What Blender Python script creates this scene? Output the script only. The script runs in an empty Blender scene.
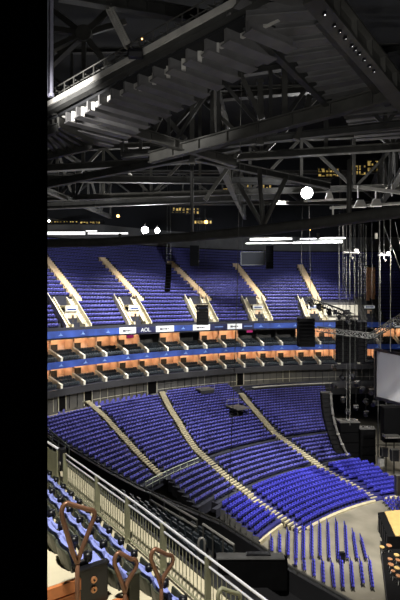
import bpy, math, random
from mathutils import Vector, Matrix
random.seed(7)
scn = bpy.context.scene
COL = scn.collection
PI = math.pi
F = 480.0            # focal length in pixels of the 400 x 600 frame
H = 26.1             # eye height above the arena floor
C0 = (37.87, 29.9)   # centre of the bowl's end curve
R0 = 74.56           # radius of the ribbon boards

# ------------------------------------------------------------------ materials
def mat(name, col, rough=.6, metal=0.0, var=.25, scale=3.0, spec=.4, bump=0.0):
    m = bpy.data.materials.new(name); m.use_nodes = True
    nt = m.node_tree; b = nt.nodes['Principled BSDF']
    tc = nt.nodes.new('ShaderNodeTexCoord'); nz = nt.nodes.new('ShaderNodeTexNoise')
    nz.inputs['Scale'].default_value = scale; nz.inputs['Detail'].default_value = 5
    rp = nt.nodes.new('ShaderNodeValToRGB')
    lo = [c * (1 - var) for c in col]; hi = [min(1, c * (1 + var)) for c in col]
    rp.color_ramp.elements[0].position = .3; rp.color_ramp.elements[1].position = .7
    rp.color_ramp.elements[0].color = (*lo, 1); rp.color_ramp.elements[1].color = (*hi, 1)
    nt.links.new(tc.outputs['Object'], nz.inputs['Vector'])
    nt.links.new(nz.outputs['Fac'], rp.inputs['Fac'])
    nt.links.new(rp.outputs['Color'], b.inputs['Base Color'])
    b.inputs['Roughness'].default_value = rough; b.inputs['Metallic'].default_value = metal
    b.inputs['Specular IOR Level'].default_value = spec
    if bump:
        bp = nt.nodes.new('ShaderNodeBump'); bp.inputs['Strength'].default_value = bump
        nt.links.new(nz.outputs['Fac'], bp.inputs['Height']); nt.links.new(bp.outputs['Normal'], b.inputs['Normal'])
    return m
def glow(name, col, strength, var=.3, scale=1.0):
    m = mat(name, col, var=var, scale=scale)
    b = m.node_tree.nodes['Principled BSDF']
    rp = [n for n in m.node_tree.nodes if n.type == 'VALTORGB'][0]
    m.node_tree.links.new(rp.outputs['Color'], b.inputs['Emission Color'])
    b.inputs['Emission Strength'].default_value = strength
    return m
M = dict(
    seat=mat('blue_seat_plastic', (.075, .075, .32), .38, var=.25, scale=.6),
    seat_dk=mat('shaded_blue_seat_pan', (.02, .02, .085), .5, var=.2, scale=.6),  # pan darkened to paint in the shade between seat rows
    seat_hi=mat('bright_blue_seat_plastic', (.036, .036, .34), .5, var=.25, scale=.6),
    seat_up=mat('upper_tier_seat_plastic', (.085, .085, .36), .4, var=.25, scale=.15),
    seat_mid=mat('shaded_upper_seat_pan', (.035, .035, .15), .45, var=.2, scale=.6),  # upper tier pans toned down, row shade painted into the colour
    frame=mat('dark_seat_frame', (.012, .012, .018), .5),
    pad=mat('blue_woven_fabric', (.22, .26, .62), .75, scale=40, var=.2),
    shell=mat('olive_grey_seat_shell', (.045, .05, .035), .45, scale=8),
    blackp=mat('black_plastic', (.006, .006, .008), .35),
    cream=mat('cream_concrete', (.52, .47, .34), .8, scale=1.2, var=.15, bump=.05),
    terrb=mat('navy_terrace_carpet', (.014, .014, .11), .8, scale=.5),
    creamd=mat('dull_cream_steps', (.33, .29, .19), .8, scale=1.5, var=.2),
    creamw=mat('warm_cream_steps', (.62, .46, .28), .8, scale=1.5, var=.15),
    riser=mat('dark_step_riser', (.03, .025, .02), .8),
    terr=mat('dark_terrace_concrete', (.016, .017, .028), .8, scale=.5),
    floor=mat('grey_beige_arena_floor', (.145, .132, .104), .6, scale=.35, var=.3, bump=.02),
    dark=mat('charcoal_panel', (.022, .022, .025), .5, scale=.4),
    wallp=mat('grey_wall_panel', (.085, .083, .08), .6, scale=.4),
    roof=mat('black_roof_lining', (.007, .0075, .009), .9, scale=.2),
    deck=mat('dark_grey_roof_deck', (.10, .098, .10), .6, scale=.8, var=.25),
    steel=mat('dark_painted_steel', (.05, .049, .045), .55, scale=1.2, var=.3),
    steeld=mat('charcoal_painted_steel', (.034, .034, .033), .6, scale=1.2, var=.3),
    steell=mat('pale_grey_steel', (.36, .35, .33), .5, scale=1.5, var=.15),
    lav=mat('lavender_grey_pipe', (.33, .33, .42), .4, scale=1.5, var=.1),
    chrome=mat('polished_rail_metal', (.66, .66, .70), .35, .15, scale=3, var=.1),
    post=mat('olive_painted_rail', (.20, .20, .13), .5, scale=4, var=.15),
    bronze=mat('bronze_brown_tube', (.20, .10, .06), .35, .4, scale=6, var=.2),
    copper=mat('copper_disc', (.62, .30, .15), .35, .6, scale=8, var=.2),
    wood=mat('orange_wood_veneer', (.50, .17, .055), .5, scale=5, var=.2),
    woody=mat('yellow_plywood', (.42, .28, .105), .55, scale=2, var=.12),
    black=mat('black_drape', (.0035, .0035, .004), .95, scale=3, spec=.1),
    blackg=mat('black_grille', (.003, .003, .0035), .85, scale=6, spec=.1),
    screen=mat('light_grey_projection_cloth', (.45, .45, .46), .85, scale=.4, var=.02),
    lav2=mat('mid_grey_steel', (.13, .13, .13), .5, scale=1.5, var=.2),
    cable=mat('grey_steel_cable', (.09, .09, .085), .5, .2, scale=2),
    cabled=mat('dark_steel_cable', (.02, .02, .02), .5, scale=2),
    orange=mat('orange_lit_wall', (.72, .46, .30), .8, scale=.8, var=.15),  # lamp-lit orange of boxes and doorways is put into the colour
    brownst=mat('brightened_brown_timber_stair', (.80, .42, .22), .7, scale=1, var=.2),  # brown raised to stand in for light on the rightmost stair
    fin=mat('pale_stone_divider', (.50, .48, .40), .8, scale=1.2, var=.1),
    boxseat=mat('dark_teal_box_seat', (.03, .038, .046), .45, scale=.5, var=.3),
    table=mat('white_counter_top', (.42, .41, .36), .6, scale=1, var=.15),
    blue_led=glow('blue_led_panel', (.02, .045, .20), .22, var=.5, scale=.35),
    navy_led=glow('navy_led_panel', (.008, .010, .045), .25),
    white_led=glow('white_led_panel', (.55, .57, .56), .45, var=.06),
    ink=mat('grey_sign_ink', (.09, .09, .11), .6),
    mark=glow('pale_blue_mark', (.12, .2, .45), .2),
    mag=glow('magenta_display', (.35, .01, .12), .5),
    warm=glow('warm_lamp', (1, .70, .46), 13.0, var=.05),
    amber=glow('amber_window_light', (.75, .36, .10), .55, var=.95, scale=1.3),
    white=glow('white_strip_light', (1, .98, .92), 1.6, var=.3, scale=.25),
    flood=glow('floodlight_lens', (1, .97, .9), 45, var=.02),
    orangel=glow('orange_lamp', (1, .5, .12), 9, var=.05),
    silver=mat('silver_hoist_metal', (.34, .33, .31), .4, .5, scale=3),
    green=mat('white_green_rail', (.34, .37, .30), .5, scale=3),
)

# ------------------------------------------------------------------ mesh helper
class MB:
    def __init__(s): s.v = []; s.f = []; s.m = []; s.mats = []
    def mi(s, m):
        if m not in s.mats: s.mats.append(m)
        return s.mats.index(m)
    def add(s, vs, fs, m):
        o = len(s.v); s.v += [tuple(v) for v in vs]; k = s.mi(m)
        for f in fs: s.f.append(tuple(i + o for i in f)); s.m.append(k)
    def hexa(s, v8, m):
        s.add(v8, [(0, 3, 2, 1), (4, 5, 6, 7), (0, 1, 5, 4), (1, 2, 6, 5), (2, 3, 7, 6), (3, 0, 4, 7)], m)
    def box(s, c, d, m, ax=None):
        X, Y, Z = ax or (Vector((1, 0, 0)), Vector((0, 1, 0)), Vector((0, 0, 1)))
        c = Vector(c); x, y, z = d[0] / 2, d[1] / 2, d[2] / 2
        s.hexa([c + X * a + Y * b + Z * e for e in (-z, z) for a, b in ((-x, -y), (x, -y), (x, y), (-x, y))], m)
    def bar(s, p, q, w, m, h=None):
        p = Vector(p); q = Vector(q); t = q - p; L = t.length; t.normalize()
        up = Vector((0, 0, 1)) if abs(t.z) < .95 else Vector((0, 1, 0))
        sd = t.cross(up).normalized(); u2 = sd.cross(t).normalized()
        s.box((p + q) / 2, (w, L, h or w), m, (sd, t, u2))
    def ibeam(s, p, q, w, h, m):
        s.bar(p, q, w * .25, m, h)
        p = Vector(p); q = Vector(q)
        for k in (-1, 1):
            o = Vector((0, 0, k * h / 2)); s.bar(p + o, q + o, w, m, h * .12)
    def tube(s, pts, r, m, n=8, closed=False):
        pts = [Vector(p) for p in pts]; N = len(pts); rings = []; prev = None
        for i, p in enumerate(pts):
            a = pts[(i - 1) % N] if (closed or i > 0) else p
            b = pts[(i + 1) % N] if (closed or i < N - 1) else p
            t = (b - a).normalized()
            if prev is None:
                up = Vector((0, 0, 1)) if abs(t.z) < .9 else Vector((1, 0, 0))
                x = t.cross(up).normalized()
            else:
                x = (prev - t * prev.dot(t)).normalized()
            y = t.cross(x); prev = x
            rings.append([p + (x * math.cos(2 * PI * k / n) + y * math.sin(2 * PI * k / n)) * r for k in range(n)])
        vs = [v for g in rings for v in g]; fs = []
        for i in range(N if closed else N - 1):
            j = (i + 1) % N
            for k in range(n):
                l = (k + 1) % n; fs.append((i * n + k, i * n + l, j * n + l, j * n + k))
        if not closed:
            fs.append(tuple(range(n - 1, -1, -1))); fs.append(tuple((N - 1) * n + k for k in range(n)))
        s.add(vs, fs, m)
    def disc(s, c, ax, r, t, m, n=14):
        ax = Vector(ax).normalized(); c = Vector(c)
        s.tube([c - ax * t / 2, c + ax * t / 2], r, m, n)
    def grid(s, rows, m, flip=False):
        nr = len(rows); nc = len(rows[0]); vs = [p for r in rows for p in r]; fs = []
        for i in range(nr - 1):
            for j in range(nc - 1):
                f = (i * nc + j, i * nc + j + 1, (i + 1) * nc + j + 1, (i + 1) * nc + j)
                fs.append(f[::-1] if flip else f)
        s.add(vs, fs, m)
    def prism(s, prof, a, b, m):           # prof: list of points as function of t -> Vector ; a,b two lists of points
        n = len(a); s.add(list(a) + list(b), [tuple(range(n))[::-1], tuple(range(n, 2 * n))] +
              [(i, (i + 1) % n, n + (i + 1) % n, n + i) for i in range(n)], m)
    def mesh(s, name, off=(0, 0, 0)):
        me = bpy.data.meshes.new(name); ox, oy, oz = off
        me.from_pydata([(x - ox, y - oy, z - oz) for x, y, z in s.v], [], s.f)
        for m in s.mats: me.materials.append(M[m])
        me.polygons.foreach_set('material_index', s.m); me.update()
        return me
    def build(s, name, parent=None, smooth=False, bevel=0, off=None):
        if off is None:
            if parent is not None: off = parent['_o'] if '_o' in parent.keys() else (0, 0, 0)
            else:
                xs, ys, zs = zip(*s.v)
                off = ((min(xs) + max(xs)) / 2, (min(ys) + max(ys)) / 2, min(zs))
        off = tuple(off)
        me = s.mesh(name, off); o = bpy.data.objects.new(name, me); COL.objects.link(o)
        if smooth: me.polygons.foreach_set('use_smooth', [True] * len(me.polygons))
        if parent is not None:
            o.parent = parent; o['_o'] = off
        else: o.location = off
        if bevel:
            b = o.modifiers.new('Bevel', 'BEVEL'); b.width = bevel; b.segments = 2; b.limit_method = 'ANGLE'
        return o
def empty(name, loc):
    o = bpy.data.objects.new(name, None); o.empty_display_size = .2; COL.objects.link(o)
    o.location = loc; o['_o'] = tuple(loc); return o
def tag(o, label=None, cat=None, group=None, kind=None):
    if label: o['label'] = label
    if cat: o['category'] = cat
    if group: o['group'] = group
    if kind: o['kind'] = kind
    return o
def struct(o): o['kind'] = 'structure'; return o
ORD = 'zeroth first second third fourth fifth sixth seventh eighth ninth tenth eleventh twelfth thirteenth fourteenth fifteenth sixteenth seventeenth eighteenth nineteenth twentieth'.split()
TENS = {2: 'twenty', 3: 'thirty', 4: 'forty', 5: 'fifty', 6: 'sixty'}
def ordn(i):
    if i <= 20: return ORD[i]
    t, u = divmod(i, 10)
    return TENS[t] + '-' + ORD[u] if u else TENS[t][:-1] + 'ieth'

# ------------------------------------------------------------------ coordinates
def W(px, py, d): return Vector(((px - 200) / F * d, d, H + (300 - py) / F * d))
def WZ(px, py, z):
    d = F * (H - z) / (py - 300.0); return Vector(((px - 200) / F * d, d, z))
def PO(r, th, z):
    t = math.radians(th); return Vector((C0[0] + (R0 + r) * math.cos(t), C0[1] + (R0 + r) * math.sin(t), z))
def TH(px, r):                       # bearing about the bowl centre of an image column on the circle R0 + r
    lo, hi = 60, 175
    for _ in range(50):
        m = (lo + hi) / 2; p = PO(r, m, 0)
        if 200 + F * p.x / p.y > px: lo = m
        else: hi = m
    return m
def axes(th):
    t = math.radians(th); e = Vector((math.cos(t), math.sin(t), 0)); return Vector((e.y, -e.x, 0)), e, Vector((0, 0, 1))  # side (clockwise), outward, up
def interp(tab, r):
    tab = sorted(tab)
    if r <= tab[0][0]: return tab[0][1]
    for (a, x), (b, y) in zip(tab, tab[1:]):
        if r <= b: return x + (y - x) * (r - a) / (b - a)
    return tab[-1][1]
def zl(r): return max(0, (r + 39) / 7 * 1.9) if r < -32 else 1.9 + (r + 32) / 28 * 7.1
def zu(r): return 20.9 + (r - .8) * .965

# ------------------------------------------------------------------ setting: floor, ceiling, walls
mb = MB(); mb.box((25, 55, -.15), (170, 170, .3), 'floor'); struct(mb.build('floor'))
mb = MB(); mb.box((25, 55, 62.2), (190, 190, .4), 'roof'); struct(mb.build('ceiling'))
mb = MB()
ths = [76 + i for i in range(0, 90)]
mb.grid([[PO(19.2, t, z) for t in ths] for z in (32, 38.6, 62)], 'roof'); struct(mb.build('wall_back'))
mb = MB(); mb.grid([[PO(18.9, t, z) for t in ths] for z in (38.6, 42.2)], 'wallp'); mb.grid([[PO(18.9 + k, t, 42.2) for t in ths] for k in (0, .3)], 'dark'); struct(mb.build('trim_1'))
# near black wall edge on the left of the view
mb = MB(); mb.hexa([Vector((x, y, z)) for z in (20, 34) for x, y in ((-1.95, 2.02), (-.642, 2.02), (-.80, 2.45), (-2.1, 2.45))], 'black')
mb.hexa([Vector((x, y, z)) for z in (20, 34) for x, y in ((-1.17, 1.99), (-.66, 1.99), (-.66, 2.03), (-1.17, 2.03))], 'blackp'); struct(mb.build('wall_left'))

# ------------------------------------------------------------------ upper tier terrace
def arc_rows(mb, rows, th0, th1, m, step=1.0):
    n = max(2, int(abs(th1 - th0) / step)); tt = [th0 + (th1 - th0) * i / n for i in range(n + 1)]
    mb.grid([[PO(r, t, z) for t in tt] for r, z in rows], m)
T_U, R_U = .75, .724
NU = 24
prof = [(.1, 19.9), (.1, 21.75), (.3, 21.75), (.3, 20.9), (.8, 20.9)]
for k in range(NU):
    r = .8 + k * T_U; z = 20.9 + k * R_U
    prof += [(r, z), (r + T_U, z), (r + T_U, z + R_U)]
mb = MB(); arc_rows(mb, prof, 158, 80, 'terr'); 
mb.grid([[PO(r, t, z) for t in range(80, 159)] for r, z in ((.1, 20.0), (7, 20.0))], 'dark')
o = mb.build('upper_tier_terrace'); struct(o)

# vomitories and stairs of the upper tier
VOM = [(75, 44), (137, 104), (205, 172), (260, 237), (315, 301), (371, 371)]
vom_th = [TH(a, 2.0) for a, b in VOM]
def stair_th(i, r):
    a, b = VOM[i]; t0 = TH(a + (2 if i < 5 else 0), 6.5); t1 = TH(b, 14.5)
    return t0 + (t1 - t0) * (r - 6.5) / 8.0
ordv = ['leftmost', 'second from the left', 'third from the left', 'fourth from the left', 'fifth from the left', 'rightmost']
for i, (a, b) in enumerate(VOM):
    th = vom_th[i]; sd, ou, up = axes(th); base = PO(0, th, 20.9)
    def L(x, r, z): return base + sd * x + ou * r + up * (z - 20.9)
    t = empty('entrance_tunnel', PO(2.5, th, 20.9))
    tag(t, f'cream walled entrance opening in the blue upper tier, {ordv[i]}', 'entrance', 'entrance openings of the upper tier')
    wm = 'cream' if i < 5 else 'steel'
    for sgn in (-1, 1):
        w = MB(); x0, x1 = sgn * 1.15, sgn * 1.4
        pr = [(.75, 20.9), (.75, 22.2), (1.6, 22.2), (6.2, 26.6), (6.2, 20.9)]
        A = [L(x0, r, z) for r, z in pr]; B = [L(x1, r, z) for r, z in pr]
        w.prism(None, A, B, wm) if sgn > 0 else w.prism(None, B, A, wm)
        w.build('side_wall', t)
        st = MB()
        for k in range(15):
            r = .8 + k * T_U / 2; z = 20.9 + k * R_U / 2
            st.hexa([L(sgn * 1.4, r, z - .5), L(sgn * 2.35, r, z - .5), L(sgn * 2.35, r + T_U / 2, z - .5), L(sgn * 1.4, r + T_U / 2, z - .5),
                     L(sgn * 1.4, r, z + .3), L(sgn * 2.35, r, z + .3), L(sgn * 2.35, r + T_U / 2, z + .3), L(sgn * 1.4, r + T_U / 2, z + .3)], wm)
        st.build('flank_stair', t)
        pw = MB(); pw.hexa([L(sgn * 2.35, .8, 20.9), L(sgn * 2.5, .8, 20.9), L(sgn * 2.5, 6.2, 26.1), L(sgn * 2.35, 6.2, 26.1),
                            L(sgn * 2.35, .8, 22.1), L(sgn * 2.5, .8, 22.1), L(sgn * 2.5, 6.2, 27.3), L(sgn * 2.35, 6.2, 27.3)], wm)
        pw.build('parapet', t)
    w = MB(); w.box(L(0, 3.2, 22.6), (2.3, .1, 3.6), wm, (sd, ou, up)); w.build('passage_wall', t)
    w = MB(); w.box(L(.1, 3.12, 22.4), (1.05, .1, 3.0), 'orange' if i != 2 else 'riser', (sd, ou, up)); w.box(L(.32, 3.05, 22.3), (.4, .06, 2.6), 'riser', (sd, ou, up)); w.build('doorway', t)  # orange slab carries the lit interior in its colour
    w = MB(); w.box(L(0, 3.0, 24.55), (2.3, .25, .6), 'white_led', (sd, ou, up)); s_ = w.build('lintel_sign', t)
    w = MB(); w.box(L(0, 2.86, 24.55), (1.8, .04, .26), 'blue_led', (sd, ou, up)); w.build('sign_band', s_, off=t['_o'])
    w = MB(); w.hexa([L(x, r, z) for z in (20.9, 21.7) for x, r in ((-2.5, .45), (2.5, .45), (2.5, .75), (-2.5, .75))], wm); w.build('front_wall', t)
    w = MB(); w.box(L(0, 4.6, 25.0), (2.4, 3.2, .35), wm, (sd, ou, up)); w.build('roof_slab', t)
    # stair above the vomitory
    st = MB(); rr = 6.2; k = 0
    while rr < .8 + (18 if i < 5 else 17) * T_U + .6:
        z = zu(rr); th2 = stair_th(i, rr); s2, o2, u2 = axes(th2); c = PO(rr + T_U / 4, th2, z)
        st.box(c + Vector((0, 0, -.05)), (1.45 if i < 5 else 2.1, T_U / 2, .9), 'creamw' if i < 5 else 'brownst', (s2, o2, u2))
        rr += T_U / 2; k += 1
    o = st.build('stairway'); tag(o, f'long cream stair climbing the upper tier above the {ordv[i]} entrance opening', 'stairs', 'stairs of the upper tier')

def seat_geo(mb, p, sd, ou, up, w, m, hb=.78, pad=True, pm=None):
    # tip-up seat: inward facing, back on the outward side, pan folded up
    b0 = p + ou * .50; b1 = p + ou * .66 + up * hb
    hw = w * .45
    mb.hexa([b0 - sd * hw + up * .28, b0 + sd * hw + up * .28, b0 + sd * hw + up * .28 + ou * .07, b0 - sd * hw + up * .28 + ou * .07,
             b1 - sd * hw * .86, b1 + sd * hw * .86, b1 + sd * hw * .86 + ou * .07, b1 - sd * hw * .86 + ou * .07], m)
    if pad:
        q0 = p + ou * .40 + up * .36; q1 = p + ou * .33 + up * (hb - .1)
        mb.hexa([q0 - sd * hw * .95, q0 + sd * hw * .95, q0 + sd * hw * .95 + ou * .1, q0 - sd * hw * .95 + ou * .1,
                 q1 - sd * hw * .8, q1 + sd * hw * .8, q1 + sd * hw * .8 + ou * .1, q1 - sd * hw * .8 + ou * .1], pm or m)
PB = (TH(324, 2), TH(358, 2))
t = empty('press_box', PO(2, sum(PB) / 2, 20.9)); tag(t, 'pale walled press box at the upper tier front, between the two rightmost entrances', 'press box')
w = MB(); arc_rows(w, [(2.0, 20.9), (2.0, 25.0), (2.3, 25.0), (2.3, 20.9)], PB[0], PB[1], 'fin', .5); w.build('front_wall', t)
w = MB(); arc_rows(w, [(2.3, 24.9), (5.2, 25.6)], PB[0], PB[1], 'wallp', .5); w.build('roof_slab', t)
w = MB(); arc_rows(w, [(1.6, 22.7), (1.6, 22.85), (2.0, 22.85)], PB[0], PB[1], 'table', .5); w.build('desk_shelf', t)
for f_ in (.15, .32, .6, .7):
    th = PB[0] + (PB[1] - PB[0]) * f_; sd, ou, up = axes(th); w = MB(); w.box(PO(1.8, th, 23.4), (.8, .3, 1.1), 'blackp', (sd, ou, up)); w.build('monitor', t)
def near_vom(th, r):
    sh = math.radians(1) * (R0 + r)
    if r < 5.5 and PB[1] - .5 < th < PB[0] + .5: return True
    for i, t in enumerate(vom_th):
        if r < 6.4 and abs(th - t) * sh < 2.75: return True
        if r >= 6.0 and r < 14.6 and abs(th - stair_th(i, r)) * sh < 1.05: return True
    return False
mb = MB()
for k in range(NU):
    r = .8 + k * T_U + .02; z = 20.9 + k * R_U; dth = math.degrees(.66 / (R0 + r)); th = 155 - (k % 2) * dth / 2
    while th > 83:
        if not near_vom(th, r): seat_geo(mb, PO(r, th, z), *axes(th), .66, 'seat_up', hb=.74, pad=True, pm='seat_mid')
        th -= dth
o = mb.build('upper_tier_seating'); tag(o, 'steep dark blue seating filling the upper tier above the ribbon board', 'seating', kind='stuff')

# ------------------------------------------------------------------ ribbon boards
def ribbon(name, label, zc, h, bounds, kinds, ro=0.0):
    t = empty(name, PO(ro, 120, zc - h / 2)); tag(t, label, 'ribbon board')
    for i in range(len(bounds) - 1):
        t0, t1 = bounds[i], bounds[i + 1]; n = max(2, int(abs(t1 - t0)) + 1)
        tt = [t0 + (t1 - t0) * j / n for j in range(n + 1)]
        w = MB(); k = kinds[i]; m_ = {'b': 'blue_led', 'n': 'navy_led', 'w': 'white_led', 'a': 'navy_led'}[k]
        g = [[PO(ro + dr, x, z) for x in tt] for dr, z in ((.12, zc - h / 2), (0, zc - h / 2), (0, zc + h / 2), (.12, zc + h / 2))]
        w.grid(g, m_); p = w.build('panel', t)
        tm = (t0 + t1) / 2; sd, ou, up = axes(tm); c = PO(ro - .05, tm, zc)
        e = MB()
        if k == 'w':
            wd = math.radians(abs(t1 - t0)) * R0
            for a_, b_, hh in ((-.22, .16, .36), (-.07, .10, .2), (.06, .12, .28), (.19, .07, .2)):
                e.box(c + sd * wd * a_, (wd * b_, .03, h * hh), 'ink', (sd, ou, up))
            e.build('logo_mark', p, off=t['_o'])
        elif k == 'b':
            a_ = c + sd * random.uniform(-.3, .3)
            e.prism(None, [a_ + sd * x + up * z * h for x, z in ((-.5, -.2), (.45, -.2), (.1, .05), (0, .3), (-.1, .02))],
                    [a_ + ou * .03 + sd * x + up * z * h for x, z in ((-.5, -.2), (.45, -.2), (.1, .05), (0, .3), (-.1, .02))], 'mark')
            e.build('logo_mark', p, off=t['_o'])
        elif k == 'n':
            e.box(c, (1.9, .03, h * .16), 'mark', (sd, ou, up)); e.build('logo_mark', p, off=t['_o'])
        elif k == 'a':
            cu = bpy.data.curves.new('panel_lettering', 'FONT'); cu.body = 'AOL.'; cu.size = h * .95; cu.extrude = .01; cu.align_x = 'CENTER'
            cu.materials.append(M['white_led']); fo = bpy.data.objects.new('lettering_curve', cu); COL.objects.link(fo); bpy.context.view_layer.update(); me_ = bpy.data.meshes.new_from_object(fo.evaluated_get(bpy.context.evaluated_depsgraph_get())); bpy.data.objects.remove(fo); fo = bpy.data.objects.new('lettering', me_); COL.objects.link(fo)
            fo.parent = p; R_ = Matrix((sd, up, -ou)).transposed().to_4x4()
            q = c - Vector(t['_o']) - up * h * .33
            fo.matrix_local = Matrix.Translation(q) @ R_
    return t
pxb = [(-20, 'b'), (20, 'b'), (48, 'b'), (72, 'b'), (96, 'b'), (119.5, 'w'), (136, 'a'), (156, 'w'), (174, 'b'), (193, 'w'), (210, 'n'), (227.5, 'w'), (242, 'n'), (254, 'b'), (270, 'b'), (288, 'b'), (305, 'b'), (322, 'b'), (340, 'b'), (358, 'b'), (376, 'b'), (393, 'w'), (412, 'b')]
pb = [TH(p, 0) for p, _ in pxb] + [82]
ribbon('ribbon_board', 'upper ribbon board with blue panels and white advertising panels under the upper tier', 20.72, 1.08, pb, [k for _, k in pxb])
lb = [158 - 3.35 * i for i in range(24)]
ribbon('ribbon_board', 'plain blue lower ribbon board running between the two levels of boxes', 15.95, 1.08, lb, 'b' * 23)

# ------------------------------------------------------------------ hospitality boxes, two levels
def box_level(zf, zceil, lvl, dark_set, st, dth=3.35):
    stm = MB()
    prof = [(.15, zf - .55), (.15, zf + .05), (.5, zf + .05)]
    zz = [zf - .05, zf - .05 + st, zf - .05 + 2 * st]; zk = zz[2] + .1; rr = [.5, 1.55, 2.6, 3.7]
    for k in range(3): prof += [(rr[k], zz[k]), (rr[k + 1], zz[k])]
    prof += [(3.7, zk), (6.2, zk)]
    mb = MB(); arc_rows(mb, prof, 158, 80, 'terr'); struct(mb.build(f'{lvl}_box_terrace'))
    sb = MB()
    n = 0
    for i in range(22):
        t1 = 156 - dth * i; t0 = t1 - dth; tm = (t0 + t1) / 2
        sd, ou, up = axes(tm); lit = i not in dark_set
        root = empty('hospitality_box', PO(4, tm, zk)); wd = math.radians(dth) * (R0 + 4)
        n += 1
        lab = f'{lvl} level private box with {"glowing orange back wall" if lit else "unlit dark back wall"}, {ordn(n)} from the left wall'
        tag(root, lab, 'private box', f'{lvl} level private boxes')
        w = MB(); w.hexa([PO(r, t, z) for z in (zk, zceil) for r, t in ((6.0, t0), (6.0, t1), (6.2, t1), (6.2, t0))], 'orange' if lit else 'wallp'); w.build('back_wall', root)
        if lit:
            q = MB(); a = random.uniform(-.5, .3)
            q.box(PO(5.95, tm, zk + .7) + sd * a, (wd * .28, .1, 1.3), 'riser', (sd, ou, up)); q.build('glass_door', root)
            q = MB(); q.box(PO(4.8, tm, zceil - .12), (wd * .7, .7, .08), 'warm', (sd, ou, up)); q.build('ceiling_lamp', root)
        # pale dividing stair wall, sloping down with the rows
        sd0, ou0, _ = axes(t0); c = PO(0, t0, 0)
        q = MB(); pr = [(.45, zf - .1), (.45, zf + .7), (3.7, zk + .95), (3.7, zk - .2)]
        q.prism(None, [c + ou0 * r + up * z - sd0 * .2 for r, z in pr], [c + ou0 * r + up * z + sd0 * .2 for r, z in pr], 'fin'); q.build('stair_wall', root)
        q = MB(); pr = [(3.5, zk), (3.5, zceil), (6.2, zceil), (6.2, zk)]
        q.prism(None, [c + ou0 * r + up * z - sd0 * .12 for r, z in pr], [c + ou0 * r + up * z + sd0 * .12 for r, z in pr], 'orange' if lit else 'wallp'); q.build('partition', root)
        for k in range(3):
            r = rr[k] + .2
            for j in range(7):
                x = (j - 3) * .5
                seat_geo(sb, PO(r, tm, zz[k]) + sd * x, sd, ou, up, .5, 'boxseat', hb=.8)
    o = sb.build('box_seating'); tag(o, f'dark padded seat rows in front of the {lvl} level boxes', 'seating', kind='stuff')
box_level(16.35, 20.0, 'upper', {10, 8, 13, 14, 15, 19}, .42)
box_level(12.1, 15.4, 'lower', {1, 20, 21}, .36)
for px, y, lb in ((130, 336, 'small magenta lit display under the ribbon board, left of centre'), (249.5, 332.5, 'small magenta lit display under the ribbon board, right of the rigging line')):
    th = TH(px, .6); sd, ou, up = axes(th); c = PO(.6, th, 19.75); t = empty('wall_display', c - up * .5); tag(t, lb, 'display')
    q = MB(); q.box(c, (1.5, .12, .95), 'blackp', (sd, ou, up)); q.build('housing', t)
    q = MB(); q.box(c - ou * .07, (1.35, .03, .8), 'mag', (sd, ou, up)); q.build('screen_face', t)
# slab under the upper boxes and the dark fascia under the lower ones
mb = MB(); arc_rows(mb, [(.2, 15.4), (6.3, 15.4)], 158, 80, 'dark'); struct(mb.build('trim_2'))
mb = MB(); arc_rows(mb, [(3.0, 11.1), (0.0, 11.1), (0.0, 12.15), (.3, 12.15), (.3, 11.6)], 158, 80, 'dark'); struct(mb.build('trim_3'))
# wall of panels behind the lower bowl
mb = MB(); arc_rows(mb, [(1.6, 5.5), (1.6, 11.3)], 158, 80, 'wallp')
th = 157
while th > 82:
    sd, ou, up = axes(th); mb.box(PO(1.55, th, 9.8), (.07, .12, 2.6), 'blackp' if int(th * 3) % 3 else 'fin', (sd, ou, up)); th -= 1.15
mb.grid([[PO(1.5, t, z) for t in range(84, 140)] for z in (9.15, 9.25)], 'fin')
struct(mb.build('wall_concourse'))
# tall dark doorways in that wall
for j, (px, w_) in enumerate(((152, 2.0), (240, 1.6), (88, 1.6), (62, 1.4))):
    th = TH(px, 1.4); sd, ou, up = axes(th)
    q = MB(); q.box(PO(1.45, th, 9.7), (w_, .15, 2.5), 'black', (sd, ou, up))
    for s_ in (-1, 1): q.box(PO(1.4, th, 9.7) + sd * s_ * w_ / 2, (.12, .2, 2.5), 'fin', (sd, ou, up))
    struct(q.build(f'door_{j+1}'))

# ------------------------------------------------------------------ lower bowl
A0 = [(-23, 145.6), (-19.9, 144.6), (-13.6, 142.5), (-7, 140.7), (-.9, 139.8)]
A1 = [(-39, 137.6), (-33.2, 137.8), (-28.2, 137.2), (-20.3, 135.3), (-13.6, 132.3), (-5.2, 129.3), (-2, 128.2)]
A2 = [(-39, 114.4), (-35.1, 116.3), (-30.9, 118.4), (-21.3, 119.1), (-14.8, 117.8), (-6.2, 116.3)]
LEFT = [(-40, 146.4), (-36.4, 146.1), (-29.5, 143.9), (-29.4, 147.6), (-23.4, 144.9), (-23.2, 150.2), (-3, 149.6)]
RIGHT = [(-40, 104.6), (-33.4, 107.0), (-29, 110.0), (-20, 106.2), (-9.5, 101.5), (-4, 100)]
rows = []           # (r, z, tread, bank)
r = -38.9
for k in range(10): rows.append((r, .2 + k * .205, .8, 'retract')); r += .8
r = -30.4
while r < -24.6: rows.append((r, zl(r) + .1, .95, 'mid')); r += .95
r = -22.9
while r < -3.4: rows.append((r, zl(r) + .1, .95, 'fixed')); r += .95
def lim(r, z):
    return interp(LEFT, r), interp(RIGHT, r)
mb = MB(); mr = MB()
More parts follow.
